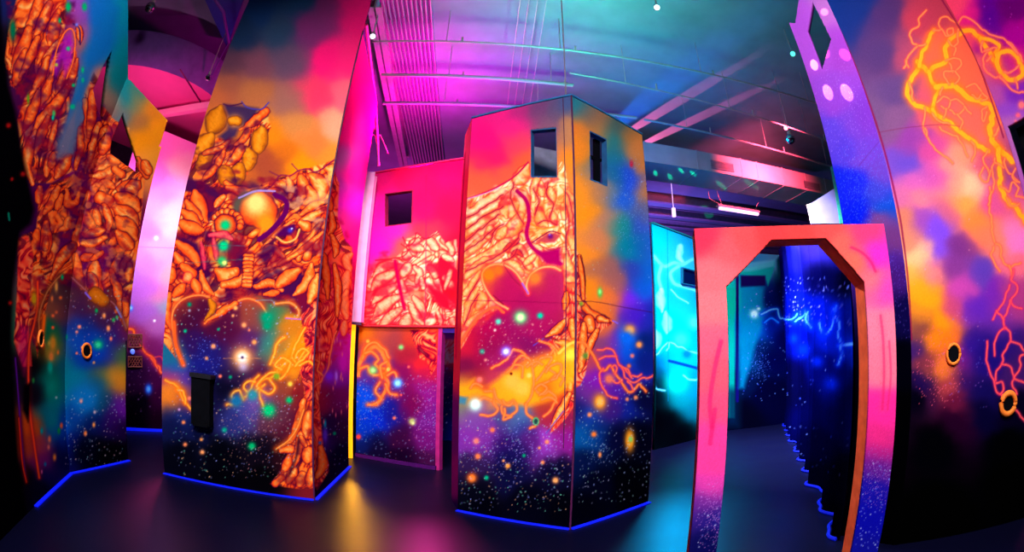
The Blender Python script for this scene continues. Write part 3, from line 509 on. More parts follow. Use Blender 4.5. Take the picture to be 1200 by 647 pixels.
def paint_C_right(p):
    p.base([(680,125,20,120,140),(690,130,110,95,90),(700,135,150,100,70),(700,160,190,120,60),(678,170,240,130,30),(680,150,230,120,40),(735,160,190,110,50),(745,170,230,130,60),(725,150,60,90,90),(718,165,20,120,130),(722,185,20,110,140),(750,190,230,130,50),(705,225,200,120,70),(720,205,20,100,150),(690,250,250,140,20),(680,230,250,140,30),(715,225,90,120,140),(712,260,200,120,90),(705,280,215,120,70),
      (735,200,20,70,220),(730,230,20,90,220),(725,265,0,140,140),(735,290,0,130,150),(740,215,20,70,230),(755,225,220,130,60),(756,250,110,100,130),(750,260,40,80,190),(748,290,10,110,170),(760,320,10,90,170),(757,290,30,80,160),(690,300,250,135,30),(700,315,170,95,70),(712,318,150,90,90),(690,340,250,130,20),(715,345,245,115,40),(722,330,170,90,80),(737,345,125,30,230),(748,372,80,20,190),
      (742,320,40,60,170),(758,370,10,40,130),(752,335,5,90,190),(700,370,240,110,30),(705,385,235,100,40),(688,420,190,60,70),(700,410,130,60,100),(712,425,110,30,170),(720,400,110,40,170),(735,400,0,100,220),(738,415,0,90,220),(752,420,10,20,100),(758,400,5,25,90),(700,450,130,20,170),(720,455,90,25,150),(735,440,30,30,140),(690,465,110,40,130),(690,485,20,60,160),(715,480,60,20,110),(735,480,10,30,130),(752,470,5,5,40),
      (685,510,5,80,150),(700,505,5,40,110),(720,512,4,4,40),(745,510,1,1,14),(700,560,2,2,20),(740,560,0,0,6),(685,545,4,15,60),(690,600,0,0,10),(755,590,0,0,5),(678,480,20,20,90)],warp=6)
    p.organic([(674,340),(682,345),(692,362),(704,370),(722,377),(706,386),(697,400),(690,420),(686,440),(680,452),(674,455)],RD,85,4,14,seed=41,dark=.05,lo=.22)
    p.organic([(674,290),(680,300),(683,330),(688,350),(674,360)],RD,85,4,12,seed=44,dark=.1,lo=.15)
    for b in [[(679,300,3),(682,325,3),(684,350,3)],[(682,355,4),(690,365,4),(703,372,4),(722,378,1)],[(690,375,6),(692,385,6)],[(684,380,4),(683,410,5),(680,435,4)],[(700,388,4),(692,402,4),(688,420,3)],[(703,374,5),(712,376,3)],[(676,348,3),(682,356,3)]]: p.blob(b,OR,1.1)
    p.line([(680,300),(684,315),(686,335)],1.2,(90,10,20)); p.line([(718,376),(724,379)],1.5,(120,90,230)); p.star(681,356,2.5,(120,150,40))
    y=(255,95,70); g=(230,40,80)
    p.bolt([(674,402),(684,401),(691,412),(698,422),(703,432),(710,434),(716,429),(722,440),(728,446),(734,456),(740,459),(748,450),(752,454),(757,458)],2.4,1,(255,120,50),(255,80,20),2.5)
    for q in [[(700,410),(712,409),(720,414),(725,425),(730,436),(736,446),(744,449),(752,443),(760,444),(766,440)],[(703,421),(712,417),(722,418)],[(706,432),(702,440),(706,452),(710,460),(716,464),(724,467)],[(716,430),(722,428),(721,438)],[(733,434),(738,440),(744,441),(752,439)],[(728,446),(722,449),(716,444)],[(736,446),(742,456)],[(726,428),(737,434),(739,444)]]:
        p.bolt(q,1.9,1.2,y,g,2)
    for x,y_,r,c,*rx in [(738,387,7,(235,130,50)),(738,387,4,(255,180,90)),(749,404,4,(235,130,60)),(749,404,2.3,(255,150,80)),(741,417,2.6,(220,110,110)),(703,343,6,(80,190,70),3),(703,342,3,(150,240,120),1.8),(714,444,6,(240,110,80)),(703,471,10,(245,140,30),8),(703,471,5,(255,190,80),4),(738,516,12,(230,130,20),5.5),(738,516,10,(245,150,30),4),(739,515,3.5,(140,200,80),2.5),(696,509,3.4,(250,120,50)),(703,533,3.4,(250,140,80),2),(691,486,2.8,(250,140,90)),(735,468,2.2,(240,130,90)),(745,466,2.6,(240,130,80)),(737,429,2.6,(230,100,60)),(734,396,8,(10,100,220)),(686,417,4,(90,130,50),3),(752,213,1,(150,150,200)),(740,192,4,(200,30,60),2)]:
        p.star(x,y_,r,c,rx=rx[0] if rx else None)
    p.stars((678,440,762,590),300,((160,180,230),(200,200,230),(170,220,200)),a=.6); p.stars((678,200,765,420),90,a=.4); p.speck((715,180,765,300),.06,(120,170,240)); p.speck((680,500,720,545),.06,(120,170,220))
    p.line([(676,353),(700,354),(730,360),(764,366)],1,(60,5,40),a=.6)

def paint_M_up(p):  # hot pink base points paint in lamp light on the wall
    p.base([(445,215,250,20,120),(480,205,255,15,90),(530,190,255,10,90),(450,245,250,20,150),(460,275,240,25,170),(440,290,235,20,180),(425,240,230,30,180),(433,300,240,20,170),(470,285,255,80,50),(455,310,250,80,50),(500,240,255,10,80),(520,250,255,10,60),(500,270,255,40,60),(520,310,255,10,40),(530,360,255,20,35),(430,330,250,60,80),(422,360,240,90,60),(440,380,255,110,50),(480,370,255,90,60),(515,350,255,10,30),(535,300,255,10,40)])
    p.organic([(440,312),(462,303),(474,292),(475,280),(490,274),(500,280),(512,270),(522,285),(535,280),(538,318),(516,300),(512,320),(520,345),(535,358),(535,384),(420,384),(424,345),(434,325)],RC,40,5,10,seed=51,dark=.06,lo=.12)
    p.organic([(498,340),(512,350),(520,365),(528,384),(498,384)],RC,60,3.5,8,seed=53,dark=.05,lo=-.05)
    for b in [[(463,308,4),(448,314,6),(438,324,3)],[(464,320,4),(446,328,7),(436,340,3)],[(466,334,4),(448,344,6),(437,356,3)],[(468,348,4),(450,358,7),(438,372,3)],[(470,362,4),(456,372,6),(446,384,4)],[(478,372,7),(472,386,8)],[(484,296,5),(476,300,5)],[(490,282,4),(485,288,6),(494,292,5)],[(504,282,5),(512,292,5)],[(478,312,6),(472,322,6)],[(486,314,4),(492,320,4),(488,332,4)],[(470,330,3),(474,340,4)],[(494,326,3),(496,338,4)],[(505,315,5),(510,322,5)],[(522,326,5),(528,334,5)],[(528,318,4),(522,338,3)],[(520,300,4),(530,306,4)],[(484,348,3),(492,358,5),(498,370,4)],[(480,356,3),(488,370,5),(496,380,4)],[(526,286,4),(530,296,4)],[(530,376,5),(534,384,4)]]: p.blob(b,RC,1.0)
    p.tone([(430,300),(470,285),(535,275),(538,384),(420,384)],(252,15,45),.8,15,55,.47)
    p.line([(463,306),(466,325),(470,345),(474,362)],3.5,(235,0,60),3,(250,10,50)); p.line([(440,305),(460,303),(473,300),(480,292)],1.2,(190,10,40)); p.line([(472,278),(478,288),(486,282),(488,273),(498,280),(508,276),(514,272)],1.4,(220,10,40)); p.line([(470,286),(478,292),(484,300),(492,302)],1.2,(200,20,40))
    p.poly([(514,310),(530,306),(530,316),(516,320)],(255,10,40),3); p.poly([(498,330),(508,338),(525,345),(530,365),(518,362),(508,350)],(255,10,40),3)
    p.line([(499.5,205),(499,300),(498,384)],1,(200,10,70),a=.7)

def paint_M_low(p):
    p.base([(430,395,230,110,10),(445,392,190,70,50),(460,400,140,50,60),(480,395,200,60,30),(500,400,255,50,30),(495,420,230,30,40),(505,440,180,20,60),(430,410,160,60,60),(440,425,60,40,150),(425,430,80,40,150),(430,470,5,70,230),(440,490,5,40,210),(425,500,5,50,200),(425,520,10,20,90),(450,450,90,20,120),(455,480,20,20,130),(470,440,120,10,80),(480,470,110,5,70),(500,460,130,20,130),(505,490,110,25,130),(495,510,110,15,110),(470,510,50,5,50),(470,535,20,0,30),(500,540,60,10,60),(440,530,15,5,40),(480,410,140,20,50)])
    p.organic([(480,386),(512,386),(512,430),(505,440),(500,425),(492,420),(486,405)],RD,80,4,12,seed=61,dark=.1)
    y=(255,130,60); g=(255,90,20)
    for w,q in [(4,[(419,440),(422,422),(430,412),(438,406),(446,411),(452,420),(456,432)]),(3,[(456,432),(450,440),(454,450),(450,462),(444,472),(438,474)]),(2,[(425,420),(430,405),(440,402),(450,410),(455,420)]),(2,[(422,432),(430,430),(434,438),(442,440),(450,438)]),(2,[(454,440),(462,436),(466,442)]),(2,[(452,450),(456,460),(464,462)]),(2,[(446,448),(440,458),(446,468),(438,474),(432,474)]),(2,[(428,414),(436,412),(444,420),(440,428),(450,432)]),(2,[(452,424),(446,430),(448,442)])]:
        p.bolt(q,w,1.3,y,g,3.5)
    for x,y_,r,c in [(437,434,5,(120,200,100)),(437,434,2.5,(180,240,150)),(466,449,6,(60,130,255)),(466,449,3.6,(160,240,255)),(470,407,3,(120,200,110)),(431,400,2,(200,170,60)),(483,494,4,(190,190,110)),(484,496,2,(220,230,150)),(462,490,2,(250,110,80)),(455,433,2,(180,200,90)),(479,430,1.6,(250,90,80)),(420,512,3,(240,60,60)),(470,463,1.4,(250,80,80))]: p.star(x,y_,r,c)
    p.stars((418,440,515,545),330,((150,150,230),(230,130,150),(120,170,230)),a=.6); p.speck((485,440,515,540),.08,(190,110,220)); p.speck((418,440,455,520),.06,(80,150,240))

def paint_L(p):
    blk=(2,0,4)
    p.base([(10,10,20,30,90),(25,20,40,20,40),(15,50,15,10,20),(40,30,60,10,30),(60,50,70,0,50),(80,30,140,40,90),(95,15,150,60,170),(90,50,180,100,60),(75,55,175,20,190),(78,75,160,20,100),(100,40,160,80,150),(112,20,5,100,190),(120,50,5,110,190),(108,65,10,110,190),(130,30,5,130,180),(140,20,5,140,170),(145,60,0,140,155),(140,90,0,140,150),(148,110,5,130,150),(98,90,20,120,170),(92,110,60,120,160),(88,135,100,110,140),(78,170,130,110,120),(76,180,120,90,100),
      (110,85,240,110,80),(104,110,240,90,50),(126,115,150,130,110),(128,135,170,110,80),(135,140,60,120,140),(160,115,150,130,80),(165,105,60,130,120),(175,125,240,140,30),(165,145,170,110,60),(170,165,250,150,10),(185,150,255,160,20),(180,180,255,160,40),(170,190,255,160,60),(160,200,240,120,60),(120,140,60,0,60),
      (60,120,60,0,60),(50,150,60,0,50),(65,190,70,0,70),(90,200,120,10,110),(100,210,115,10,110),(95,230,90,10,90),(120,215,50,20,80),(75,230,70,0,80),(70,270,60,10,80),(75,300,40,40,70),(60,250,60,0,60),(110,270,70,5,60),(135,215,110,40,90),(140,260,110,10,60),(150,300,90,0,60),(110,300,60,0,60),(130,320,70,0,60),(90,330,60,0,50),
      (70,345,90,60,60),(80,340,70,40,50),(85,360,60,20,60),(75,370,110,50,70),(65,365,150,80,50),(100,360,60,20,70),(115,350,120,50,30),(120,375,70,20,60),(105,380,15,40,130),(85,378,10,50,160),(90,400,10,70,180),(110,400,5,40,170),(130,395,40,20,120),(128,415,60,40,130),(60,385,0,120,80),(55,390,0,110,70),(65,400,60,130,60),(62,415,200,150,30),(75,425,0,110,140),(88,440,0,120,150),(95,420,5,50,160),
      (115,405,0,110,140),(118,425,5,40,110),(145,390,110,20,80),(145,415,60,110,60),(150,430,10,90,80),(120,438,100,120,40),(130,442,250,150,30),(145,435,250,150,20),(142,448,240,140,20),(115,450,0,80,130),(60,440,0,130,110),(65,455,0,140,120),(70,470,0,160,160),(60,490,0,130,150),(66,505,5,80,190),(100,465,10,120,190),(95,470,10,110,190),(85,480,5,40,150),(120,470,5,60,80),(110,490,5,15,80),(140,470,90,20,150),(145,480,120,20,170),(135,490,40,5,90),(145,500,20,0,50),
      (42,430,10,0,10),(45,460,20,0,20),(38,500,220,80,10),(34,520,190,60,10),(45,520,160,50,90),(50,540,120,20,120),(55,560,20,10,90),(45,570,5,2,30),(80,520,5,20,110),(75,540,4,8,70),(100,530,0,0,20),(130,530,0,0,4),(120,560,0,0,2),(60,580,1,2,14),(30,560,20,2,4),(145,540,0,0,6)],warp=5)
    p.star(100,468,20,(10,115,200),a=.7); p.star(112,412,18,(5,55,190),a=.7); p.star(60,455,16,(0,165,140),rx=10,a=.7); p.star(62,492,18,(0,140,160),rx=9,a=.7); p.star(74,500,22,(0,70,210),rx=6,a=.6)
    # strands sweeping up to the right, upper left
    p.organic([(5,70),(12,20),(30,-30),(80,-30),(78,20),(74,50),(62,60),(52,95),(30,112),(12,100)],OR,68,6,26,seed=71,dark=.22)
    p.organic([(20,140),(30,110),(52,92),(66,60),(78,45),(90,60),(92,90),(84,120),(74,165),(86,200),(60,215),(40,215),(24,180)],OR,66,5,20,seed=73,dark=.22)
    p.organic([(98,110),(110,84),(118,98),(122,125),(134,140),(152,150),(150,178),(166,186),(170,210),(165,260),(160,330),(152,400),(146,385),(132,362),(112,340),(95,340),(84,322),(70,322),(60,340),(52,370),(44,420),(40,400),(20,340),(25,275),(42,270),(45,235),(60,215),(85,205),(100,180)],OR,62,6,15,seed=79,dark=.3)
    for P in ([(52,108),(72,62),(80,50),(74,80),(60,108),(44,140),(36,150)],[(60,150),(78,105),(72,135),(62,175)],[(88,182),(106,180),(104,230),(92,262),(80,250),(84,215)],[(88,245),(105,215),(112,232),(98,250),(95,285),(88,300),(72,305),(76,262)],[(70,265),(80,262),(78,300),(66,300)],[(88,292),(130,286),(134,300),(120,330),(128,350),(118,345),(105,310),(92,330)],[(110,100),(122,125),(112,165),(106,180),(104,140)]):
        p.poly(P,(85,5,90),3,.9)
    B=[[(48,-6,5),(40,20,6),(28,45,4)],[(58,4,5),(48,30,6),(42,40,4)],[(34,34,6),(26,60,7),(14,84,4)],[(30,60,5),(22,85,7),(18,98,5)],[(44,44,4),(36,66,5),(24,90,3)],[(68,14,5),(58,40,6),(44,74,3)],[(66,20,6),(62,40,7),(58,52,4)],[(56,68,4),(48,90,5),(36,112,3)],[(46,108,4),(36,135,6),(28,152,3)],[(60,90,4),(54,108,5),(48,124,2)],[(92,32,4),(94,48,3)],[(90,70,3),(84,92,4),(78,112,3)],
       [(76,84,3),(70,100,4),(66,112,2)],[(80,102,5),(66,122,6),(48,140,5),(40,155,4)],[(42,154,4),(34,175,6),(32,196,5),(38,215,4)],[(56,138,4),(48,160,5),(42,180,3)],[(66,142,3),(60,165,3),(56,180,2)],[(58,180,4),(54,205,4)],[(62,182,5),(60,195,4)],[(80,184,6),(72,198,7),(66,208,4)],[(100,118,5),(104,140,5),(98,170,5),(96,184,3)],[(108,108,4),(108,130,5),(104,160,4)],[(94,150,4),(94,175,4),(88,198,3)],[(116,145,5),(110,165,4),(104,190,4),(100,202,2)],[(124,152,8),(122,172,8)],[(126,160,6),(120,178,7)],
       [(110,200,3),(122,196,5),(130,186,4)],[(106,206,3),(124,204,5),(136,194,4)],[(128,184,5),(138,190,5)],[(134,198,4),(142,204,5)],[(114,216,3),(125,215,5),(134,220,4)],[(140,222,5),(152,214,6)],[(150,222,6),(160,216,8)],[(120,220,4),(118,238,5)],[(118,232,8),(126,236,8)],[(138,230,6),(152,238,10),(163,246,5)],[(136,244,6),(150,254,10),(160,264,5)],[(138,256,5),(150,268,10),(158,280,5)],[(138,272,4),(148,284,8),(154,290,4)],[(78,222,3),(80,238,5),(88,238,4),(92,226,3)],[(46,220,4),(46,236,5)],[(68,220,4),(60,238,5),(52,250,3)],[(72,230,4),(66,245,4)],
       [(104,226,4),(94,262,4),(88,280,5),(92,288,3)],[(98,244,3),(105,262,6),(114,260,4)],[(112,246,4),(116,262,5)],[(122,240,4),(128,258,4),(126,272,4)],[(100,276,4),(114,272,5),(122,270,4)],[(96,286,4),(110,284,5),(124,278,4)],[(80,258,5),(78,266,4),(70,270,3)],[(54,260,4),(54,285,7),(52,300,4)],[(54,278,3),(53,292,4)],[(30,280,5),(28,300,6),(26,318,4)],[(44,270,4),(40,290,5),(36,302,3)],[(85,288,7),(74,300,7),(64,318,4),(60,328,2)],[(88,300,5),(92,320,5),(97,338,3)],[(98,302,6),(112,300,4)],[(112,310,7),(110,330,8),(118,342,6)],[(106,322,5),(112,336,6)],[(140,300,4),(136,314,5),(148,322,4)],[(150,302,4),(142,316,4)],[(152,310,4),(150,328,5)],[(130,318,4),(138,340,5),(140,362,3)],[(146,350,4),(148,370,4)],[(120,296,3),(108,304,4)],
       [(162,186,4),(168,198,5),(172,206,6)],[(170,190,5),(174,202,6)]]
    for b in B: p.blob(b,OR,1.04)
    p.tone([(5,0),(90,0),(92,90),(80,170),(110,110),(135,140),(165,190),(160,330),(148,380),(110,340),(60,335),(40,420),(20,340),(45,240),(20,140)],(70,0,70),.75,18,75,.54)
    p.tone([(5,0),(90,0),(92,90),(80,170),(110,110),(135,140),(165,190),(160,330),(148,380),(110,340),(60,335),(40,420),(20,340),(45,240),(20,140)],(150,10,40),.6,11,77,.5)
    p.tone([(60,180),(165,190),(160,330),(90,330),(60,300)],(255,150,60),.45,10,78,.5)
    # dark purple heart with rim
    p.poly([(62,80),(74,48),(82,38),(86,52),(85,72),(76,90),(72,70),(66,88)],(165,20,180),3,.85); p.line([(62,88),(66,60),(76,38),(84,34),(88,46),(86,70),(78,92)],1.6,(255,110,40)); p.line([(86,28),(93,34),(94,52)],2,(60,20,90)); p.star(90,29,2,(120,120,230))
    p.poly([(100,-10),(126,-10),(140,10),(132,52),(112,80),(104,100),(96,125),(84,178),(68,184),(66,170),(76,140),(86,110),(96,80),(104,50),(106,20)],(10,105,185),5,.8); p.poly([(80,140),(92,120),(90,150),(82,180),(68,184),(68,170)],(115,110,135),4,.8)
    # far left dark strands
    p.organic([(20,278),(34,276),(40,300),(36,340),(34,380),(38,430),(26,430),(16,400),(20,330)],RD,85,4.5,14,seed=83,dark=.15)
    p.poly([(33,385),(33,430),(28,440),(20,410),(24,380)],(200,10,120),4,.6)
    p.line([(44,330),(44,360),(40,380),(34,410),(34,470),(40,520),(46,560)],2.2,(255,70,30),3,(160,20,40)); p.line([(18,420),(22,470),(26,520),(30,560)],1.6,(90,20,160),3,(50,0,60)); p.line([(22,490),(26,540),(31,565)],1.4,(240,50,20),2.5,(120,10,10))
    # hood of space
    p.line([(47,400),(46,370),(54,345),(64,330),(72,322)],1.6,(190,110,60),4,(120,60,30)); p.line([(84,325),(98,338),(110,348),(128,352),(140,365),(148,385)],1.6,(150,80,90),4,(110,40,40)); p.blob([(112,345,9),(120,352,8)],GO,.7); p.line([(100,343),(106,350)],2,(120,90,230)); p.line([(136,360),(142,372)],1.6,(110,120,220))
    p.line([(47,402),(50,390),(52,370)],3,(250,110,20),3)
    for x,y_,r,c,*rx in [(72,303,0,(0,0,0)),(99,8,5,(0,170,100),3),(80,8,6,(0,170,90),3.5),(70,24,3.4,(0,150,90),2),(15,35,13,(0,110,70),4),(80,57,2.5,(40,190,120)),(66,76,2,(160,200,60)),(97,82,3.5,(0,200,120),1.6),(97,94,3,(0,190,130),1.6),(86,100,2,(0,190,110)),(85,125,3,(0,190,130)),(63,133,4,(80,190,90),2),(62,138,3,(0,190,150),1.6),(33,116,6,(90,160,30),1.6),(12,90,1.5,(150,130,120)),(6,296,1.5,(0,180,150),1),(40,350,8,(200,170,20),3),(73,325,3,(0,190,110),1.6),(66,336,6,(235,170,80),2),(61,350,3.6,(240,130,60),1.6),(71,349,2,(240,120,50)),(62,370,2,(250,120,60)),(66,366,1.8,(220,110,60)),(62,384,2,(250,110,60)),(93,383,2.2,(255,150,120)),(90,389,1.8,(220,130,120)),(113,364,2.6,(0,150,80),1.8),(122,370,3.2,(250,150,80),2.2),(127,385,3.4,(255,150,90),2.2),(130,397,2.6,(255,130,100),1.8),(133,375,2.6,(40,180,90),2),(137,372,2.2,(60,180,100),1.6),(90,414,1.5,(250,130,100)),(96,407,1.5,(250,160,120)),(115,404,6,(0,170,120)),(115,404,3,(40,220,160)),(110,425,1.5,(220,150,80)),(78,395,3,(0,130,110),1.4),(62,402,9,(230,160,40),4),(58,402,3,(200,170,60),2),(59,430,8,(0,200,170),3),(60,418,6,(240,150,60),3),(68,413,2.6,(240,140,50),1.5),(51,405,4,(240,130,40),2),(39,446,3,(40,150,60),1.6),(95,470,2.6,(250,160,150),2),(66,466,1.5,(150,220,230)),(49,505,4,(0,170,170),1.8),(69,505,4,(0,170,90),2),(72,499,3.4,(250,120,70),1.8),(58,515,4,(245,130,100),1.8),(57,524,3,(240,120,110),1.5),(64,536,4,(255,140,60),2),(100,508,3,(255,130,60),2),(110,498,3,(245,150,80),1.8),(111,483,2,(200,170,190),1.6),(53,544,2.6,(20,110,170),1.6),(49,553,2.4,(220,90,150),1)]:
        if r: p.star(x,y_,r,c,rx=rx[0] if rx else None)
    p.stars((75,340,150,420),130,((130,220,210),(160,170,240),(240,170,150)),a=.6); p.stars((75,460,150,545),190,((170,180,210),(150,200,220),(210,180,190)),a=.7); p.stars((10,0,100,330),90,((160,60,190),(220,180,180)),a=.4)
    # black surround at the far left
    p.poly([(-700,-400),(-100,-400),(-2,-20),(4,60),(10,100),(18,130),(25,172),(34,215),(40,245),(36,262),(24,272),(20,300),(15,340),(13,400),(18,470),(22,540),(31,600),(30,900),(-700,900)],blk,3)
    for x,y_,r in [(10,147,3),(27,204,3),(12,355,2.5),(14,210,2)]: p.star(x,y_,r,(150,15,15))
    p.line([(10,250),(11,258)],2.4,(0,120,90))
    p.poly([(28,452),(36,448),(36,470),(33,495),(27,480)],(5,0,8),2)
    p.line([(148,400),(149,540)],2,(5,0,20),a=.7)

def paint_B(p):
    p.base([(200,170,255,120,200),(180,175,255,90,180),(180,200,255,100,190),(212,190,255,170,190),(190,230,240,120,220),(205,240,230,190,250),(200,260,220,190,250),(180,270,220,110,220),(190,290,240,150,230),(170,310,180,110,240),(195,320,240,150,170),(160,300,210,130,240),(165,340,180,90,210),(185,350,210,110,170),(170,370,160,80,200),(185,380,170,80,170),(190,365,120,150,170),(160,400,150,40,100),(180,410,110,20,90),(190,420,100,20,100),(165,440,40,5,50),(155,430,30,5,50),(185,450,60,5,60),(190,470,45,2,45),(165,475,4,0,14),(155,495,0,0,6),(190,495,20,0,20),(230,170,255,120,200)])
    p.bolt([(148,385),(156,387),(157,394)],2.5,.5,(255,110,40),(220,50,30),3); p.bolt([(165,405),(172,415),(180,423),(190,437)],2.4,1.2,(255,100,50),(220,40,40),3); p.bolt([(172,415),(180,420),(184,432)],1.6,1,(255,90,50),(200,40,40),2); p.line([(181,419),(188,418),(192,424)],1.2,(220,50,70))
    p.star(153,361,4,(60,110,255),rx=3); p.star(153,361,2,(150,220,255)); p.star(174,456,6,(20,90,255),rx=4); p.star(174,456,3,(80,170,255),rx=2); p.star(183,279,2.4,(235,240,255)); p.star(181,376,1.5,(240,240,255))
    p.stars((148,380,195,490),90,((150,100,190),(200,120,140)),a=.5); p.line([(150,289),(210,291)],.9,(190,90,170),a=.7)

def paint_R2(p):
    p.base([(985,0,15,40,110),(1000,10,20,40,110),(1040,20,70,40,95),(1060,60,165,60,90),(1080,20,180,50,75),(1095,60,240,90,60),(1110,100,240,90,60),(1050,110,85,55,110),(1040,60,70,45,100),(1030,130,100,65,110),(1050,140,115,70,115),(1090,125,200,70,90),(1130,150,235,90,75),(1100,140,220,85,80),(1070,160,130,50,140),(1065,190,90,60,175),(1090,175,190,60,130),(1090,200,190,70,150),(1075,215,190,80,160),(1060,235,190,90,140),(1080,235,230,110,125),(1110,195,240,120,120),(1125,205,255,140,115),
      (1140,215,255,175,135),(1130,185,245,130,100),(1165,235,210,70,130),(1175,200,140,50,120),(1155,190,200,70,100),(1080,260,140,60,165),(1060,260,200,110,80),(1062,280,210,120,90),(1130,240,255,145,60),(1145,260,255,120,50),(1115,250,190,80,120),(1100,270,110,60,220),(1098,295,115,60,210),(1150,275,255,110,80),(1125,290,110,40,120),(1115,315,120,45,130),(1075,300,255,180,125),(1068,320,255,160,60),(1090,320,245,120,120),(1080,335,250,150,20),(1090,350,255,150,15),
      (1100,375,255,140,10),(1150,320,85,50,165),(1170,290,255,115,85),(1190,285,235,110,190),(1185,310,245,100,120),(1125,340,190,60,160),(1115,360,190,60,110),(1140,360,90,30,170),(1170,340,110,30,165),(1190,340,170,50,120),(1072,370,230,130,30),(1090,400,250,125,15),(1108,400,250,110,20),(1075,385,110,50,60),(1105,430,245,115,35),(1113,455,190,60,60),(1125,420,110,20,120),(1140,410,40,15,130),(1160,420,25,10,110),(1072,410,40,15,100),(1085,425,120,40,60),(1085,450,20,5,70),(1095,465,50,10,50),(1122,470,100,15,50),(1130,450,40,10,90),(1150,460,15,8,80),
      (1120,495,30,0,30),(1150,485,4,2,40),(1100,520,0,0,4),(1180,520,0,0,3),(1075,470,0,0,12),(1190,440,60,20,95),(1190,480,5,0,25),(1190,560,0,0,1),(1100,600,0,0,1)],warp=9)
    p.speck((1070,380,1130,480),.10,(250,90,120),.8); p.stars((1100,370,1160,480),60,((110,100,240),(160,90,220)),a=.6); p.stars((1040,150,1200,420),70,((255,150,180),(200,150,255)),a=.35)
    y=(255,155,30); g=(255,110,15); t=(255,125,70); tg=(240,70,50)
    big=[(5,[(1076,80),(1066,95),(1064,112),(1072,122),(1085,128),(1098,135),(1110,142),(1124,152),(1138,165),(1158,178)]),(5,[(1128,38),(1115,45),(1108,58),(1108,72),(1095,78),(1088,84),(1082,78),(1076,72)]),(4,[(1094,36),(1087,50),(1080,65),(1078,78)]),(4,[(1088,84),(1092,96),(1100,104),(1096,115),(1093,128)]),(6,[(1096,102),(1115,100),(1126,106),(1134,114),(1150,119),(1162,124),(1163,138),(1160,152),(1163,165),(1172,176),(1186,190)]),(5,[(1170,176),(1172,200),(1173,220),(1180,234),(1192,246),(1202,260)]),(4,[(1093,128),(1096,136)])]
    for w,q in big: p.bolt(q,w,1.2,y,g,w*1.1)
    thin=[[(1085,12),(1078,20),(1076,30),(1066,38),(1068,48),(1075,54)],[(1094,36),(1102,34),(1100,24),(1108,20),(1120,26),(1124,28)],[(1102,34),(1108,42),(1116,40),(1118,34),(1112,34),(1111,42)],[(1075,54),(1084,52)],[(1075,54),(1068,62),(1062,70),(1066,78)],[(1062,70),(1060,80)],[(1064,95),(1068,105),(1070,118)],[(1110,72),(1118,68),(1126,70),(1124,78),(1116,84),(1112,74)],[(1118,84),(1106,84),(1108,94),(1112,100)],[(1118,84),(1124,92),(1118,98)],[(1110,48),(1120,58),(1118,66)],[(1124,34),(1122,50),(1118,56)],[(1132,102),(1144,99),(1150,108),(1146,116),(1138,112)],[(1150,119),(1156,114),(1150,110)],[(1156,124),(1150,132),(1152,142),(1156,132)],[(1166,130),(1172,144),(1166,160),(1170,150)],[(1098,120),(1106,112),(1114,118),(1110,128),(1102,124)],[(1114,118),(1124,118),(1130,126),(1122,134),(1112,130)],[(1106,104),(1102,112)],[(1122,134),(1128,140),(1126,150)],[(1110,128),(1106,138)],[(1130,126),(1138,132)],[(1084,128),(1082,145),(1086,160),(1094,172),(1106,182),(1116,190)],[(1086,160),(1084,150)],[(1092,132),(1100,140),(1112,146)],[(1100,150),(1120,160),(1130,172),(1134,184)],
      [(1138,165),(1142,176),(1140,188)],[(1158,178),(1152,186),(1156,196),(1160,206)],[(1166,186),(1162,200),(1166,214),(1162,226)],[(1162,200),(1156,212),(1148,206),(1152,196)],[(1166,190),(1176,196)],[(1176,186),(1180,198),(1192,212)],[(1190,196),(1186,206),(1196,214),(1202,212)],[(1172,218),(1182,224),(1186,214),(1194,220),(1190,230),(1200,232)],[(1180,232),(1184,242),(1194,240)],[(1160,220),(1160,245),(1162,270),(1166,285)],[(1162,226),(1158,240)],[(1166,287),(1172,288),(1174,304),(1184,312),(1196,308)],[(1164,288),(1163,305),(1172,318)],[(1184,312),(1186,325)]]
    for q in thin: p.bolt(q,1.7,1.6,t if q[0][1]<330 else (255,70,80),tg,1.8)
    rd=(255,75,85); rg=(210,20,90)
    for q in [[(1188,316),(1186,328),(1192,336),(1190,345),(1184,352),(1188,360),(1198,362)],[(1184,334),(1178,345),(1175,358),(1168,366),(1164,375)],[(1184,352),(1180,366),(1176,375),(1178,386)],[(1176,375),(1168,364)],[(1178,384),(1170,390),(1166,400),(1165,416)],[(1178,384),(1184,392),(1182,405),(1176,415),(1174,426),(1168,434),(1167,446)],[(1184,400),(1194,404),(1202,412)],[(1174,426),(1184,430),(1188,442),(1186,452),(1192,462)],[(1202,414),(1194,420),(1196,432),(1188,444),(1202,448)],[(1157,400),(1156,420),(1160,435),(1165,448),(1168,460),(1174,462)],[(1168,448),(1174,448),(1176,456),(1172,462)],[(1190,480),(1196,488),(1202,494)]]: p.bolt(q,2.0,1.2,rd,rg,2)
    p.line([(1030,155),(1060,150),(1100,146),(1125,148)],1,(110,30,70),a=.6)
    p.line([(967,0),(999,69),(1031,158),(1051,237),(1059,284),(1065,339),(1068,398)],2.2,(120,10,60),a=.8)
    p.line([(1104,0),(1127,37),(1146,74),(1164,124),(1176,161)],2,(120,10,60),a=.7)

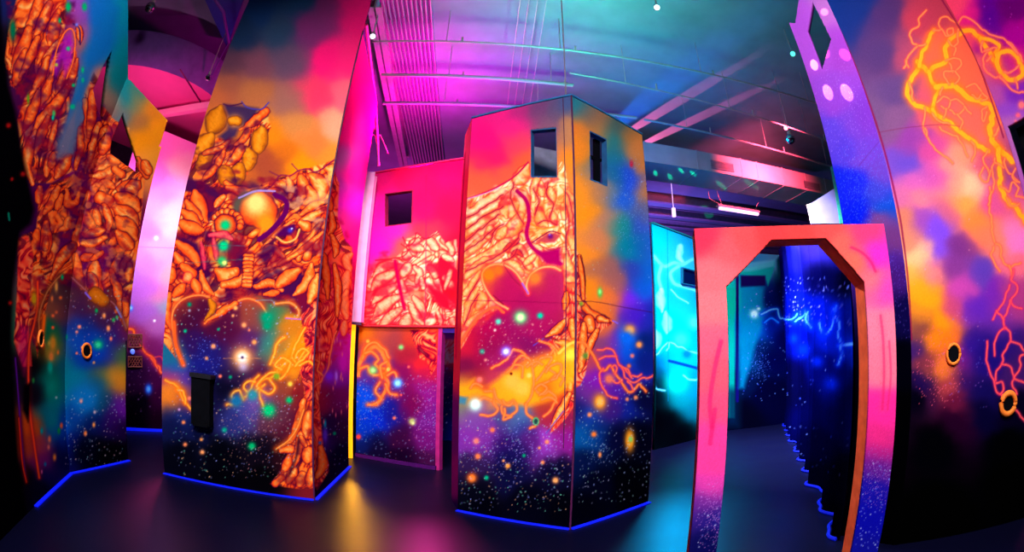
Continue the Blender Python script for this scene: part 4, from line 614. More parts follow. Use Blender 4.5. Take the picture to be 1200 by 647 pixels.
def paint_R3(p):
    p.base([(1115,5,240,60,100),(1135,15,220,20,120),(1135,45,235,70,80),(1160,20,75,0,130),(1150,5,80,0,120),(1190,10,85,0,90),(1145,40,200,40,110),(1160,55,130,10,130),(1190,40,150,0,130),(1150,75,220,80,90),(1175,80,180,50,110),(1165,110,170,70,150),(1180,125,130,60,190),(1192,105,110,30,170),(1192,70,190,20,120),(1185,145,170,90,170),(1200,30,160,0,120)])
    y=(255,155,30); g=(255,110,15); t=(255,120,80); tg=(240,60,70)
    for w,q in [(5,[(1128,36),(1138,36),(1148,44),(1154,54),(1162,66),(1168,74)]),(4,[(1150,45),(1162,48),(1170,54),(1166,62)]),(5,[(1168,64),(1182,60),(1192,68),(1199,84),(1196,90),(1184,94),(1174,86),(1168,74),(1170,64)])]: p.bolt(q,w,1,y,g,w)
    for q in [[(1124,28),(1130,20),(1140,24),(1150,34),(1164,42),(1176,46),(1190,58),(1198,72)],[(1150,48),(1150,60),(1158,58)],[(1158,58),(1152,68),(1154,80),(1164,90),(1172,88)],[(1154,60),(1168,56)],[(1162,66),(1156,72)],[(1172,90),(1178,98),(1188,106),(1200,108)],[(1190,94),(1192,104)],[(1176,84),(1186,84),(1194,78)],[(1180,50),(1192,62)]]: p.bolt(q,1.7,1.4,t,tg,1.8)
    p.star(1197,123,5,(255,110,110),rx=4); p.star(1193,135,3,(240,90,120)); p.star(1190,142,1.6,(255,110,130)); p.stars((1130,-30,1260,60),50,((220,80,200),(180,60,220)),a=.5)

def paint_R1(p):
    p.base([(945,15,175,75,205),(938,30,170,70,200),(960,60,165,70,200),(985,60,155,60,190),(965,5,180,100,190),(975,100,145,65,200),(980,120,140,60,200),(1000,150,115,60,200),(1015,140,120,50,190),(975,160,90,60,210),(990,180,80,55,210),(1010,185,110,60,200),(985,215,15,30,215),(1005,215,20,30,225),(1010,245,5,25,225),(995,255,5,20,215),(1030,200,105,60,190),(1040,240,10,70,200),(1030,225,60,60,200),(1030,260,120,60,130),(1045,285,110,50,120),(1050,320,60,20,110),(1040,300,60,25,140),(1055,370,10,5,60),(1055,420,0,0,10),(1050,500,0,0,3),(1050,600,0,0,2)])
    p.speck((975,160,1050,270),.14,(90,130,250),.6); p.speck((950,60,1030,200),.05,(200,160,250),.5); p.speck((1035,280,1068,400),.06,(110,80,220),.6); p.stars((1040,300,1068,400),20,((120,100,230),),a=.6)
    p.line([(1006,195),(1020,178),(1031,165)],.8,(90,30,120),a=.5)

def paint_arch(p):
    p.base([(825,275,235,45,75),(850,290,245,80,90),(835,320,252,100,110),(835,360,255,110,120),(835,400,255,90,120),(835,440,255,85,110),(835,480,255,75,120),(835,510,255,60,150),(835,540,255,60,150),(835,572,235,60,170),(832,590,120,40,150),(835,603,25,20,120),(835,640,10,10,80),(870,275,245,70,75),(900,266,240,55,60),(940,266,245,60,60),(970,266,245,70,70),(1010,272,240,55,110),(990,285,250,90,80),(1025,300,240,40,190),(1005,305,250,100,80),(1035,335,240,60,180),(1025,330,250,110,110),(1035,380,250,120,150),(1035,430,255,115,145),(1035,480,255,40,150),(1030,515,240,40,130),(1030,530,180,30,130),(1028,550,90,25,140),(1022,575,20,15,160),(1015,610,10,10,165),(1010,645,15,15,150)],warp=4)
    for q in [[(845,400),(838,430),(832,470),(834,500)],[(838,480),(832,520)]]: p.line(q,5,(225,20,100),4,(240,50,110),a=.45)
    p.line([(998,290),(1010,296),(1020,306),(1026,318)],3,(190,20,90),4,(220,50,110),a=.5); p.line([(1032,370),(1035,400),(1036,440),(1034,480)],3,(225,20,90),4,(240,70,120),a=.4); p.line([(1042,400),(1044,440),(1040,480)],2.5,(225,20,90),2,(240,70,120),a=.35)
    p.speck((816,560,855,647),.16,(200,120,220),.8); p.stars((818,595,852,647),45,((130,130,240),(200,200,255)),a=.8); p.speck((1005,520,1050,600),.14,(190,110,220),.7); p.stars((1003,540,1045,647),110,((120,130,255),(190,200,255)),a=.8)
    p.speck((815,262,1055,560),.05,(200,30,60),.35)

def paint_teal(p):
    p.base([(764,265,0,190,230),(775,285,0,190,240),(800,285,20,180,230),(812,282,10,160,220),(790,300,30,180,240),(830,300,60,190,240),(770,300,10,170,230),(800,350,10,175,230),(780,380,0,185,230),(770,400,0,190,235),(820,400,0,160,220),(815,350,10,170,225),(800,420,0,170,230),(785,425,0,170,220),(790,450,0,170,170),(792,440,0,180,190),(770,435,0,60,100),(815,450,0,130,190),(812,480,0,110,130),(800,468,0,140,150),(772,462,0,0,8),(785,492,0,0,4),(765,490,0,0,4),(776,448,0,5,20),(800,505,0,0,4),(858,350,0,190,160),(858,400,0,140,150),(858,450,0,50,80),(858,480,0,10,40)],warp=4)  # near-black points at lower left paint in a shadow
    lb=(90,225,245)
    p.blob([(797,290,5),(796,300,3),(800,308,3)],[(0,lb),(1,(190,240,255))]); p.line([(766,300),(778,312),(790,308),(800,310),(812,304),(822,306)],3.5,lb,3,(60,200,240)); p.line([(795,312),(786,320),(790,332),(802,336),(815,340),(822,346)],3.5,lb,3,(50,200,240)); p.line([(775,312),(772,326),(776,342)],3.5,lb,3,(60,200,240))
    p.blob([(775,340,3),(774,352,5),(776,365,2)],[(0,lb),(1,(190,240,255))]); p.blob([(780,366,2),(782,380,5),(781,390,3)],[(0,lb),(1,(170,240,255))]); p.blob([(768,388,3),(769,398,5),(768,408,3)],[(0,lb),(1,(190,240,255))])
    p.star(814,378,7,(60,235,245)); p.star(798,398,8,(40,225,225)); p.star(793,448,13,(0,215,170))
    for q in [[(768,418),(776,406),(786,402),(796,406),(808,412),(820,414)],[(765,450),(772,457),(780,458)],[(784,402),(782,412)],[(800,440),(810,446),(822,444)],[(786,340),(796,350),(806,356)]]: p.bolt(q,1.3,1.5,(120,230,245),(20,190,230),1.5)
    p.line([(784,423),(800,427),(822,433)],3.5,(0,60,140)); p.line([(782,262),(783,370),(783,470)],.9,(0,120,180),a=.6); p.star(805,415,5,(0,110,190))
    p.poly([(798,314),(816,319),(816,336),(798,333)],(0,15,60),1)

def paint_end(p):
    p.base([(855,350,0,190,150),(858,400,0,110,130),(870,300,0,80,120),(890,300,10,130,150),(905,300,20,140,150),(880,345,0,130,170),(880,370,0,140,190),(885,380,0,90,190),(870,390,0,90,170),(875,420,0,60,110),(870,450,0,10,50),(885,410,0,20,70),(900,350,0,10,80),(905,380,0,15,120),(900,420,0,0,50),(900,460,0,0,30),(870,485,0,0,14),(925,400,0,0,60),(930,350,0,5,90)],warp=4)
    gt=(0,170,140)
    p.poly([(852,337),(861,337),(861,490),(852,490)],(0,170,140),1,.8); p.poly([(851,455),(866,455),(866,500),(851,500)],(0,20,50),6,.8)
    p.line([(864,325),(864,470)],3.5,(10,5,80)); p.poly([(866,318),(908,305),(908,312),(900,335),(897,325),(868,322)],gt,1,.9); p.poly([(876,308),(908,304),(907,312),(880,318),(868,318)],(30,190,180),1.5,.7)
    p.poly([(868,323),(897,323),(897,335),(868,337)],(5,5,70),1); p.poly([(868,337),(895,337),(893,380),(884,410),(872,455),(866,455)],(0,125,165),3,.8)
    p.star(884,368,5,(190,255,255)); p.star(889,362,2,(150,240,255)); p.bolt([(892,368),(902,364),(911,362),(914,372),(924,375)],1.8,1,(90,180,255),(0,60,230),3); p.line([(896,378),(904,373),(912,378)],2,(20,110,230),3,(0,40,180))
    p.stars((868,340,930,470),90,((60,90,255),(120,160,255)),a=.7); p.speck((875,405,905,450),.1,(90,130,255),.8)

def paint_curtain(p):
    p.base([(900,300,3,3,60),(930,300,8,8,90),(950,290,60,40,170),(970,288,70,50,190),(985,292,10,20,170),(920,330,2,4,80),(960,320,2,2,50),(1000,320,1,1,20),(920,360,2,8,120),(950,370,2,15,150),(940,400,1,4,90),(970,390,2,20,160),(985,400,2,20,150),(1000,380,2,10,110),(960,430,1,4,80),(930,440,0,0,30),(940,480,1,2,50),(980,450,1,6,90),(1000,460,0,2,40),(980,500,1,2,50),(960,520,0,1,30),(1000,560,0,0,10),(930,470,0,0,25),(960,560,0,0,16),(990,620,0,0,6)],warp=4)
    c=(70,140,255); g=(0,40,220)
    for q in [[(911,362),(914,372),(924,375),(932,372),(934,368)],[(932,376),(940,372),(945,366),(948,378)],[(946,366),(944,374),(950,384)],[(962,384),(966,392),(972,388),(976,378),(980,358)],[(978,362),(982,378),(984,400)],[(984,405),(992,404),(1004,402)],[(984,405),(986,415),(982,428)],[(1004,396),(1006,412),(1004,428)],[(900,376),(906,374),(912,378)],[(960,378),(962,390)]]: p.bolt(q,1.8,1,c,g,4)
    for x,y_,r in [(942,410,8),(958,424,7),(975,450,9),(930,397,6),(965,392,6),(952,380,5),(980,368,7)]: p.star(x,y_,r,(0,30,190),a=.7)
    p.stars((915,325,1010,385),170,((90,110,255),(150,150,255),(80,70,230)),a=.8); p.stars((890,400,1010,560),110,((60,80,230),(120,140,230)),a=.6)
    p.star(1004,340,8,(110,0,60),rx=4,a=.6)

def paint_back(p):
    p.base([(520,395,60,20,200),(530,393,40,10,170),(515,402,250,90,60),(525,405,255,140,100),(534,405,255,150,110),(520,420,255,120,80),(530,425,230,60,60),(516,430,160,30,90),(525,440,60,15,90),(535,450,40,10,90),(520,455,70,20,110),(525,470,12,10,60),(535,490,5,5,40),(520,500,5,10,70),(530,506,5,20,120)])
    p.organic([(512,398),(540,398),(540,424),(512,430)],RC,80,6,12,seed=91,dark=0,lo=.3); p.stars((512,430,540,505),50,a=.7)

# ------------------------------------------------------------------ plan points (metres; camera stands at the origin, 1.7 m up)
A_L, A_C, A_R = (-4.35,4.74), (-2.27,5.18), (-2.54,7.27)
C_L, C_M, C_R = (-.57,5.43), (.66,4.81), (1.76,5.68)
C_L2, C_B = (-.70,5.9), (.78,6.45)
M0, M1, MD = (-2.72,8.2), (-.47,7.45), (-1.17,7.68)
L_a, L_b, L_c = (-2.9,.51), (-4.94,3.42), (-5.11,4.73)
B0, B1 = (-6.88,6.3), (-6.44,7.18)
R_a, R_b, R_c, R_d = (3.106,3.42), (3.30,2.81), (4.61,1.89), (4.8,-.2)
T0, T1, E1 = (3.05,9.63), (5.83,11.70), (7.85,11.8)
CU0 = (3.02,3.30)
CZ = 7.3

# --- tower with the big red-eyed mural (left of centre)
t = thing('mural_tower', (-3.1,5.6,0), 'tall plywood tower airbrushed with an orange horned beast over a heart of space, side with painted-in pink light', 'tower')
panel('front_panel', A_L, A_C, 0, 7.2, .0105, .0115, paint_A_front, t)
panel('side_panel', (A_C[0]-.002,A_C[1]+.001), A_R, 0, 6.35, .022, .0125, paint_A_side, t)
b = MB(); b.tube([(A_C[0]+.008,A_C[1]-.012,0),(A_C[0]+.008,A_C[1]-.012,6.35)], .012, 8); b.build('corner_bead', M['trimdark'], t)
strip('base_light_strip', [A_L, A_C, A_R], t)
b = MB()
d = Vector((A_C[0]-A_L[0], A_C[1]-A_L[1], 0)).normalized()
q0 = Vector(at_wall(240,470,A_L,A_C)); rz = math.atan2(d.y,d.x)
bt = thing('equipment_box', (q0.x,q0.y,q0.z), 'small black box fixed low on the beast mural of the tall tower', 'box')
n = Vector((d.y,-d.x,0)); c = q0+n*.088
b.box(c,(.27,.12,.58),rz); b.box(c+n*.065+Vector((0,0,-.28)),(.22,.01,.05),rz); b.build('case', M['black'], bt)
b = MB(); b.box(c+Vector((0,0,.31)),(.31,.16,.05),rz); b.build('lid', mat('dark_blue_plastic',srgb(3,3,16),.5,.4), bt)

# --- centre tower
t = thing('mural_tower', (.5,5.6,0), 'free-standing tower with two window openings, pale orange beast mural and blue-orange nebula side', 'tower')
winL = [(622,152),(652,149),(653,208),(622,208)]; winR = [(691,153),(711,163),(712,219),(692,211)]
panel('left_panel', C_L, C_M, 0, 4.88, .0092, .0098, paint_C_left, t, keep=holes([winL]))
panel('right_panel', C_M, C_R, 0, 4.88, .0092, .0098, paint_C_right, t, keep=holes([winR]))
def plain(cr,cg,cb,sx=1.0):
    def f(p): p.base([(0,0,cr,cg,cb),(1200,600,cr,cg,cb)]); p.speck((0,0,1200,647),.02,(cr*.7,cg*.7,cb*.7),.5)
    return f
def edge_red(p): p.base([(545,150,255,60,120),(540,250,255,30,80),(535,350,240,40,60),(533,420,200,30,60),(530,500,90,10,90),(535,560,120,10,90),(536,600,30,0,60)]); p.line([(545,180),(538,300),(534,420)],1.5,(170,0,60))
panel('return_panel', C_L2, C_L, 0, 4.88, .05, .03, edge_red, t)
b = MB(); b.prism([(C_L2[0]+.06,C_L2[1]+.02,0),(C_B[0],C_B[1],0),(C_B[0],C_B[1]-.05,0),(C_L2[0]+.06,C_L2[1]-.03,0)],(0,0,4.88)); b.build('back_panel', M['inner'], t)
b = MB()
for P,Q in ((C_L,C_M),(C_M,C_R)):
    p_,q_ = Vector((*P,4.885)),Vector((*Q,4.885)); u = (q_-p_).normalized(); w = Vector((-u.y,u.x,0)); b.prism([p_-w*.012,q_-w*.012,q_+w*.06,p_+w*.06],(0,0,.02))
b.build('top_cap', mat('teal_blue_cap',srgb(20,110,160),.6,.3,noise=.15), t)
b = MB(); b.tube([(C_M[0],C_M[1]-.012,0),(C_M[0],C_M[1]-.012,4.88)],.011,8)
q0 = at_wall(663,300,C_L,C_M); b.tube([(q0[0]-.0,q0[1]-.012,0.9),(q0[0],q0[1]-.012,4.88)],.005,6); b.build('corner_bead', M['trimdark'], t)
# frames inside the two openings
def frame(pts, A, B, w, parent, name):
    P = [Vector(at_wall(x,y,A,B)) for x,y in pts]; c = sum(P,Vector())/4; u = Vector((B[0]-A[0],B[1]-A[1],0)).normalized(); nn = Vector((-u.y,u.x,0))
    if nn.y<0: nn=-nn
    b = MB()
    for i in range(4):
        a,e = P[i],P[(i+1)%4]; ai,ei = a+(c-a).normalized()*w,e+(c-e).normalized()*w; b.prism([a,e,ei,ai],nn*.08)
    return b.build(name, mat('window_edge_board',srgb(30,80,130),.7,.2,noise=.2) , parent), P, nn
frame(winL, C_L, C_M, .02, t, 'window_frame'); f2,P,nn = frame(winR, C_M, C_R, .02, t, 'window_frame')
b = MB(); u = (P[1]-P[0]).normalized(); a = P[0].lerp(P[1],.62)+nn*.09; e = P[3].lerp(P[2],.62)+nn*.09; b.prism([a,a+u*.09,e+u*.09,e],nn*.04)
a = P[0].lerp(P[3],.42)+nn*.09; e = P[1].lerp(P[2],.38)+nn*.09; b.prism([a,e,e-Vector((0,0,.04)),a-Vector((0,0,.04))],nn*.03); b.build('window_brace', M['black'], t)
strip('base_light_strip', [C_L, C_M, C_R], t)
tag(MB().tube([(at_dist(661,60,4.98)[0],at_dist(661,60,4.98)[1],4.908),(at_dist(661,60,4.98)[0],at_dist(661,60,4.98)[1],7.28)],.009,8).build('hanger_rod', M['pipe']), 'thin vertical rod from the ceiling to the top of the centre tower', 'rod')

# --- mural partition behind, with window and doorway
t = thing('mural_partition', (-1.8,7.9,0), 'red and cream mural wall between the towers with a small square window and a doorway', 'partition wall')
winM = [(451,227),(484,222),(483,262),(451,266)]
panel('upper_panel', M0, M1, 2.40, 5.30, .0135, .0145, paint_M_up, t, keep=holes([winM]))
panel('lower_panel', M0, MD, 0, 2.38, .0135, .0145, paint_M_low, t)
b = MB(); um = Vector((M1[0]-M0[0],M1[1]-M0[1],0)).normalized(); nm = Vector((um.y,-um.x,0))
p0 = Vector((*M0,2.375))+nm*.02; p1 = Vector((*M1,2.375))+nm*.02; b.tube([p0,p1],.022,10); b.build('ledge_rail', mat('red_painted_rail',srgb(200,30,50),.5,.3,noise=.15), t)
b = MB(); pd = Vector((*MD,0)); b.prism([pd+nm*.02,pd+um*.07+nm*.02,pd+um*.07-nm*.1,pd-nm*.1],(0,0,2.36)); b.build('door_jamb', mat('magenta_painted_jamb',srgb(170,20,110),.6,.3,noise=.2), t)
b = MB(); pd = Vector((*MD,2.28))+um*.07; b.prism([pd,pd+um*.6,pd+um*.6-nm*.35,pd-nm*.35],(0,0,.09)); b.build('door_head', mat('violet_blue_board',srgb(60,20,150),.6,.3,noise=.2), t)
b = MB(); P = [Vector(at_wall(x,y,M0,M1)) for x,y in winM]; 
for i in range(4):
    a,e = P[i],P[(i+1)%4]; c = sum(P,Vector())/4; b.prism([a,e,e+(c-e).normalized()*.025,a+(c-a).normalized()*.025],-nm*.1)
b.build('window_frame', mat('crimson_window_edge',srgb(150,10,60),.7,.2,noise=.2), t)
b = MB(); p0 = Vector((*M0,5.31)); p1 = Vector((*M1,5.31)); b.prism([p0+nm*.02,p1+nm*.02,p1-nm*.07,p0-nm*.07],(0,0,.03)); b.build('top_cap', mat('hot_pink_cap',srgb(240,20,100),.6,.3), t)
panel('base_trim', (M0[0],M0[1]-.055), (MD[0],MD[1]-.055), .004, .07, .05, .03, plain(70,15,90), t)
o = panel('mural_screen', (-2.3,11.0), (-.6,11.0), 0, 3.2, .025, .025, paint_back); tag(o,'dark starry mural panel seen through the narrow doorway in the red mural wall','panel')

t = thing('corner_post', (-2.75,8.05,0), 'pale pink square post beside the tall tower, glowing stand-in for an amber-lit gap below', 'post')
px = Vector(at_dist(420,300,8.42)); ps = Vector((px.x,px.y,0)); ts = Vector((ps.y,-ps.x,0)).normalized()
MB().box((ps.x+.045,ps.y,2.42+1.4),(.19,.14,2.8),math.radians(18)).build('upper_post', mat('pale_pink_paint',srgb(255,150,205),.6,.3,noise=.1), t)
MB().box((ps.x-.01,ps.y,1.19),(.12,.1,2.36),math.radians(18)).build('amber_glow_box', M['amber'], t)  # glowing box added in place of an amber-lit gap
MB().box((ps.x+.03,ps.y,2.39),(.24,.2,.04),math.radians(18)).build('bracket_plate', M['trimdark'], t)
MB().box((ps.x+.165,ps.y+.02,2.42+1.36),(.05,.1,2.72),math.radians(18)).build('side_rail', M['pink'], t)

# --- left mural wall with cut-outs
t = thing('mural_wall', (-4.3,2.6,0), 'curving mural wall at the left with long orange strands, triangular cut-outs and a blue-green starry hood', 'wall')
cut = [[(150,-300),(150,92),(157,99),(196,141),(190,163),(186,172),(400,172),(400,-300)],[(144,132),(131,164),(129,180),(161,203),(162,189),(155,167),(149,149)],[(131,59),(121,77),(109,106),(112,120),(120,144),(125,99)]]
panel('near_panel', L_a, L_b, 0, 7.0, .0105, .0105, paint_L, t, keep=holes(cut))
panel('far_panel', L_b, L_c, 0, 7.0, .0105, .0115, paint_L, t, keep=holes(cut))
strip('base_light_strip', [(-4.15,2.29),L_b, L_c], t)
def ringp(x,y,rx,ry,A,B,parent,r=.0):
    c = Vector(at_wall(x,y,A,B)); u = Vector((B[0]-A[0],B[1]-A[1],0)).normalized(); n = Vector((u.y,-u.x,0))
    if n.dot(-c)<0: n=-n
    e = Vector(at_wall(x+rx,y,A,B)); w = (e-c).length; e2 = Vector(at_wall(x,y-ry,A,B)); h = abs(e2.z-c.z); tb = w*.22 if r==0 else r
    b = MB(); N=28; pts=[c+n*.012+u*(w*math.cos(6.2832*k/N))+Vector((0,0,h*math.sin(6.2832*k/N))) for k in range(N+1)]; b.tube(pts,min(w,h)*.2 if r==0 else r,8); b.build('gun_port_ring',M['ring'],parent,True)
    b = MB(); b.prism([p-n*.004 for p in pts[:-1]],n*.006); b.build('gun_port',M['black'],parent)
ringp(101,411,5,8.2,L_b,L_c,t); ringp(47,397,2.8,9.5,L_a,L_b,t)

# --- bright lavender panel between
t = thing('lavender_panel', (-6.7,6.8,0), 'tall narrow pink and lavender panel between the left wall and the beast tower', 'panel')
panel('board', (B0[0]-.25,B0[1]-.5), (B1[0]+.25,B1[1]+.5), 0, 5.72, .014, .016, paint_B, t)
def vent(x0,y0,x1,y1):
    P=[Vector(at_wall(x,y,B0,B1)) for x,y in ((x0,y0),(x1,y0),(x1,y1),(x0,y1))]; u=(P[1]-P[0]); v=(P[3]-P[0]); n=Vector((u.y,-u.x,0)).normalized()*.02
    if n.dot(-P[0])<0: n=-n
    b=MB()
    for k in range(6):
        for s in (1,-1):
            a=P[0]+u*(k/5)+n; e=P[0]+u*((k+s*2.2)/5)+v+n
            f0=0; 
            lo=min(max((k+s*2.2)/5,0),1); f=abs(lo-k/5)/(2.2/5) if s else 1
            e=P[0]+u*lo+v*f+n; 
            if f>.05: b.tube([a,e],.008,5)
    for i in range(4): b.tube([P[i]+n,P[(i+1)%4]+n],.012,6)
    b.build('mesh_grille', mat('brown_mesh_grille',srgb(120,50,50),.6,.3,noise=.1), t)
vent(150,392,166,407); vent(150,418,166,430)
lp = Vector(at_wall(155,412,B0,B1)); MB().lathe([(0,0),(.045,.0),(.05,.03),(.03,.06),(0,.065)],lp,16,(.9,-.5,0)).build('blue_lamp', mat('blue_lamp_glass',srgb(120,150,255),.3,.4,emit=srgb(80,110,255),estr=.9), t)
MB().box((B0[0]+.24,B0[1]+.4,.03),(.9,.05,.05),math.radians(63)).build('base_light_strip', M['blue'], t)

# --- right-hand nebula tower
t = thing('nebula_tower', (3.6,3.0,0), 'large purple and orange nebula tower at the right with thick yellow painted lightning', 'tower')
r1h = [(952,2),(946,37),(963,83),(974,46)]; r1o = [(990,-300),(936,-300),(936,0),(933,28),(938,45),(900,45),(900,-400),(990,-400)]
panel('side_panel', R_a, R_b, 0, 5.9, .0065, .0085, paint_R1, t, keep=holes([r1h,[(936,-200),(936,0),(932,27),(700,27),(700,-200)]]))
panel('front_panel', R_b, R_c, 0, 6.2, .0085, .009, paint_R2, t)
panel('return_panel', R_c, R_d, 0, 6.2, .011, .011, paint_R3, t, keep=lambda x,y,c: ~((c[:,2]<3.6)&(c[:,2]>-1)&(c[:,1]<1.84)))
ringp(1117,415,7.5,11.5,R_b,R_c,t); ringp(1181,473,8,12,R_b,R_c,t,.028)
b = MB(); b.box((4.98,.85,1.8),(.3,1.9,3.58),math.radians(5)); b.build('dark_recess', M['black'], t)

# --- arch
t = thing('arch_portal', (1.55,2.1,0), 'pink and red painted plywood arch with chamfered corners and star-speckled blue feet', 'arch')
AR0, AR1 = (.99,2.27), (2.12,1.92)
AR0 = tuple(at_dist(820,400,2.48)[:2]); AR1 = tuple(at_dist(1049,380,2.86)[:2])
inner = [(852,900),(852.5,500),(851,335),(905,281),(968,279),(1012,331),(1019,400),(1016,500),(1003,600),(985,700),(970,900)]
def akeep(x,y,c):
    return ~(inpoly(x,y,inner))
# the opening is a true octagon-headed shape in the plane of the arch
ia = [Vector(at_wall(x,y,AR0,AR1)) for x,y in ((852,400),(852,336),(904,281),(968,279),(1013,331),(1019,400))]
ua = Vector((AR1[0]-AR0[0],AR1[1]-AR0[1],0)).normalized(); O = Vector((*AR0,0)); S = [(p-O).dot(ua) for p in ia]; Zs=[p.z for p in ia]
sl=(S[0]+S[1])/2; sr=(S[4]+S[5])/2; LW=(Vector((*AR1,0))-O).length
op=[(sl,-1),(sl,Zs[1]),(S[2],(Zs[2]+Zs[3])/2),(S[3],(Zs[2]+Zs[3])/2),(sr,Zs[4]),(sr,-1)]
def akeep(x,y,c):
    s=(c[:,0]-O.x)*ua.x+(c[:,1]-O.y)*ua.y; return ~inpoly(s,c[:,2],op)
panel('frame', AR0, AR1, 0, 2.44, .0045, .0048, paint_arch, t, thick=.02, keep=akeep, grain=.12, gain=.78)
nb = Vector((-ua.y,ua.x,0)); b = MB(); b2 = MB(); D=.13
def band(p,q,m,th=.02,inn=1):
    a=O+ua*p[0]+Vector((0,0,max(p[1],0)))+nb*.021; e=O+ua*q[0]+Vector((0,0,max(q[1],0)))+nb*.021; dd=(e-a).normalized(); w=nb.cross(dd)*-th*inn
    m.prism([a,e,e+w,a+w],nb*D)
for i in range(5): band(op[i],op[i+1],b)
b.build('reveal', mat('orange_red_reveal',srgb(255,100,50),.7,.2,noise=.25,nscale=14), t)
band((0,0),(0,2.44),b2,.02,-1); band((0,2.44),(LW,2.44),b2,.02,-1); band((LW,2.44),(LW,0),b2,.02,-1); b2.build('outer_edge', mat('dark_magenta_edge',srgb(150,30,60),.7,.2,noise=.25), t)

# --- corridor: teal wall, end wall, curtain
t = thing('teal_wall', (4.4,10.7,0), 'bright turquoise mural wall beyond the centre tower with a small square opening', 'wall')
panel('board', T0, T1, 0, 4.88, .018, .018, paint_teal, t)
P=[Vector(at_wall(x,y,T0,T1)) for x,y in ((799,315),(815,319),(815,335),(799,332))]; u=(P[1]-P[0]).normalized(); n=Vector((u.y,-u.x,0))
b=MB(); c=sum(P,Vector())/4
for i in range(4):
    a,e=P[i],P[(i+1)%4]; b.prism([a,e,e+(e-c).normalized()*.05,a+(a-c).normalized()*.05],n*.05)
b.build('opening_frame', mat('teal_frame',srgb(0,90,130),.6,.3), t)
b=MB(); p0=Vector((*T0,4.89)); p1=Vector((*T1,4.89)); b.prism([p0+n*.03,p1+n*.03,p1-n*.08,p0-n*.08],(0,0,.03)); b.build('top_cap', mat('teal_cap',srgb(10,130,140),.6,.3), t)
o = panel('corridor_end', T1, E1, 0, 4.88, .018, .018, paint_end); tag(o,'dark blue wall closing the corridor behind the arch, turquoise doorway painted on it','wall')
cl = math.hypot(E1[0]-CU0[0],E1[1]-CU0[1])
def folds(u,z): return .09*np.sin(u*6.3+.6*np.sin(u*1.7))+.035*np.sin(u*14.+1)+.02*np.sin(u*3+z*1.3)
o = panel('curtain', CU0, E1, .02, 4.88, .02, .022, paint_curtain, wave=folds, keep=lambda x,y,c: c[:,2] < 2.78+.245*np.hypot(c[:,0]-CU0[0],c[:,1]-CU0[1]), thick=.01)
tag(o,'dark blue pleated curtain with star speckles and blue lightning along the corridor','curtain')
b=MB(); pts=[]
for k in range(int(cl/.05)+1):
    f=k*.05/cl; w=float(folds(np.array([k*.05]),np.array([0.]))[0]); ux,uy=(E1[0]-CU0[0])/cl,(E1[1]-CU0[1])/cl; pts.append((CU0[0]+ux*k*.05-uy*(w+.035),CU0[1]+uy*k*.05+ux*(w+.035),.022))
b.tube(pts,.02,6); tag(b.build('floor_light_rope', mat('deep_blue_rope_light',srgb(5,15,150),.6,.2,emit=srgb(0,25,220),estr=.35)),'glowing blue rope light following the folds along the foot of the curtain','light')

# ------------------------------------------------------------------ room shell
def slab(name,c,s,m): return struct(MB().box(c,s).build(name,m))
fm = bpy.data.materials.new('polished_dark_floor'); fm.use_nodes=True; nt=fm.node_tree; bs=nt.nodes['Principled BSDF']
bs.inputs['Base Color'].default_value=(.0015,.0015,.012,1); bs.inputs['Specular IOR Level'].default_value=.16
tc=nt.nodes.new('ShaderNodeTexCoord'); nz=nt.nodes.new('ShaderNodeTexNoise'); nz.inputs['Scale'].default_value=1.3; nz.inputs['Detail'].default_value=6; mr=nt.nodes.new('ShaderNodeMapRange'); mr.inputs[3].default_value=.3; mr.inputs[4].default_value=.42
nt.links.new(tc.outputs['Object'],nz.inputs['Vector']); nt.links.new(nz.outputs['Fac'],mr.inputs[0]); nt.links.new(mr.outputs[0],bs.inputs['Roughness'])
n2=nt.nodes.new('ShaderNodeTexNoise'); n2.inputs['Scale'].default_value=90; bp=nt.nodes.new('ShaderNodeBump'); bp.inputs['Strength'].default_value=.25; bp.inputs['Distance'].default_value=.004
nt.links.new(tc.outputs['Object'],n2.inputs['Vector']); nt.links.new(n2.outputs['Fac'],bp.inputs['Height']); nt.links.new(bp.outputs['Normal'],bs.inputs['Normal'])
slab('floor',(1,8,-.1),(26,28,.2),fm)
ceilm = mat('slate_painted_roof_deck',(.105,.17,.19),.7,.2,noise=.12,nscale=2)
slab('ceiling',(1,8,CZ+.1),(26,28,.2),ceilm)
wallm = mat('dark_room_wall',(.03,.025,.04),.8,.2,noise=.3)
slab('wall_back',(1,21.9,CZ/2),(26,.2,CZ),mat('violet_grey_room_wall',(.22,.18,.3),.8,.2,noise=.2)); slab('wall_left',(-11.9,8,CZ/2),(.2,28,CZ),wallm); slab('wall_right',(13.9,8,CZ/2),(.2,28,CZ),wallm); slab('wall_rear',(1,-5.9,CZ/2),(26,.2,CZ),wallm)

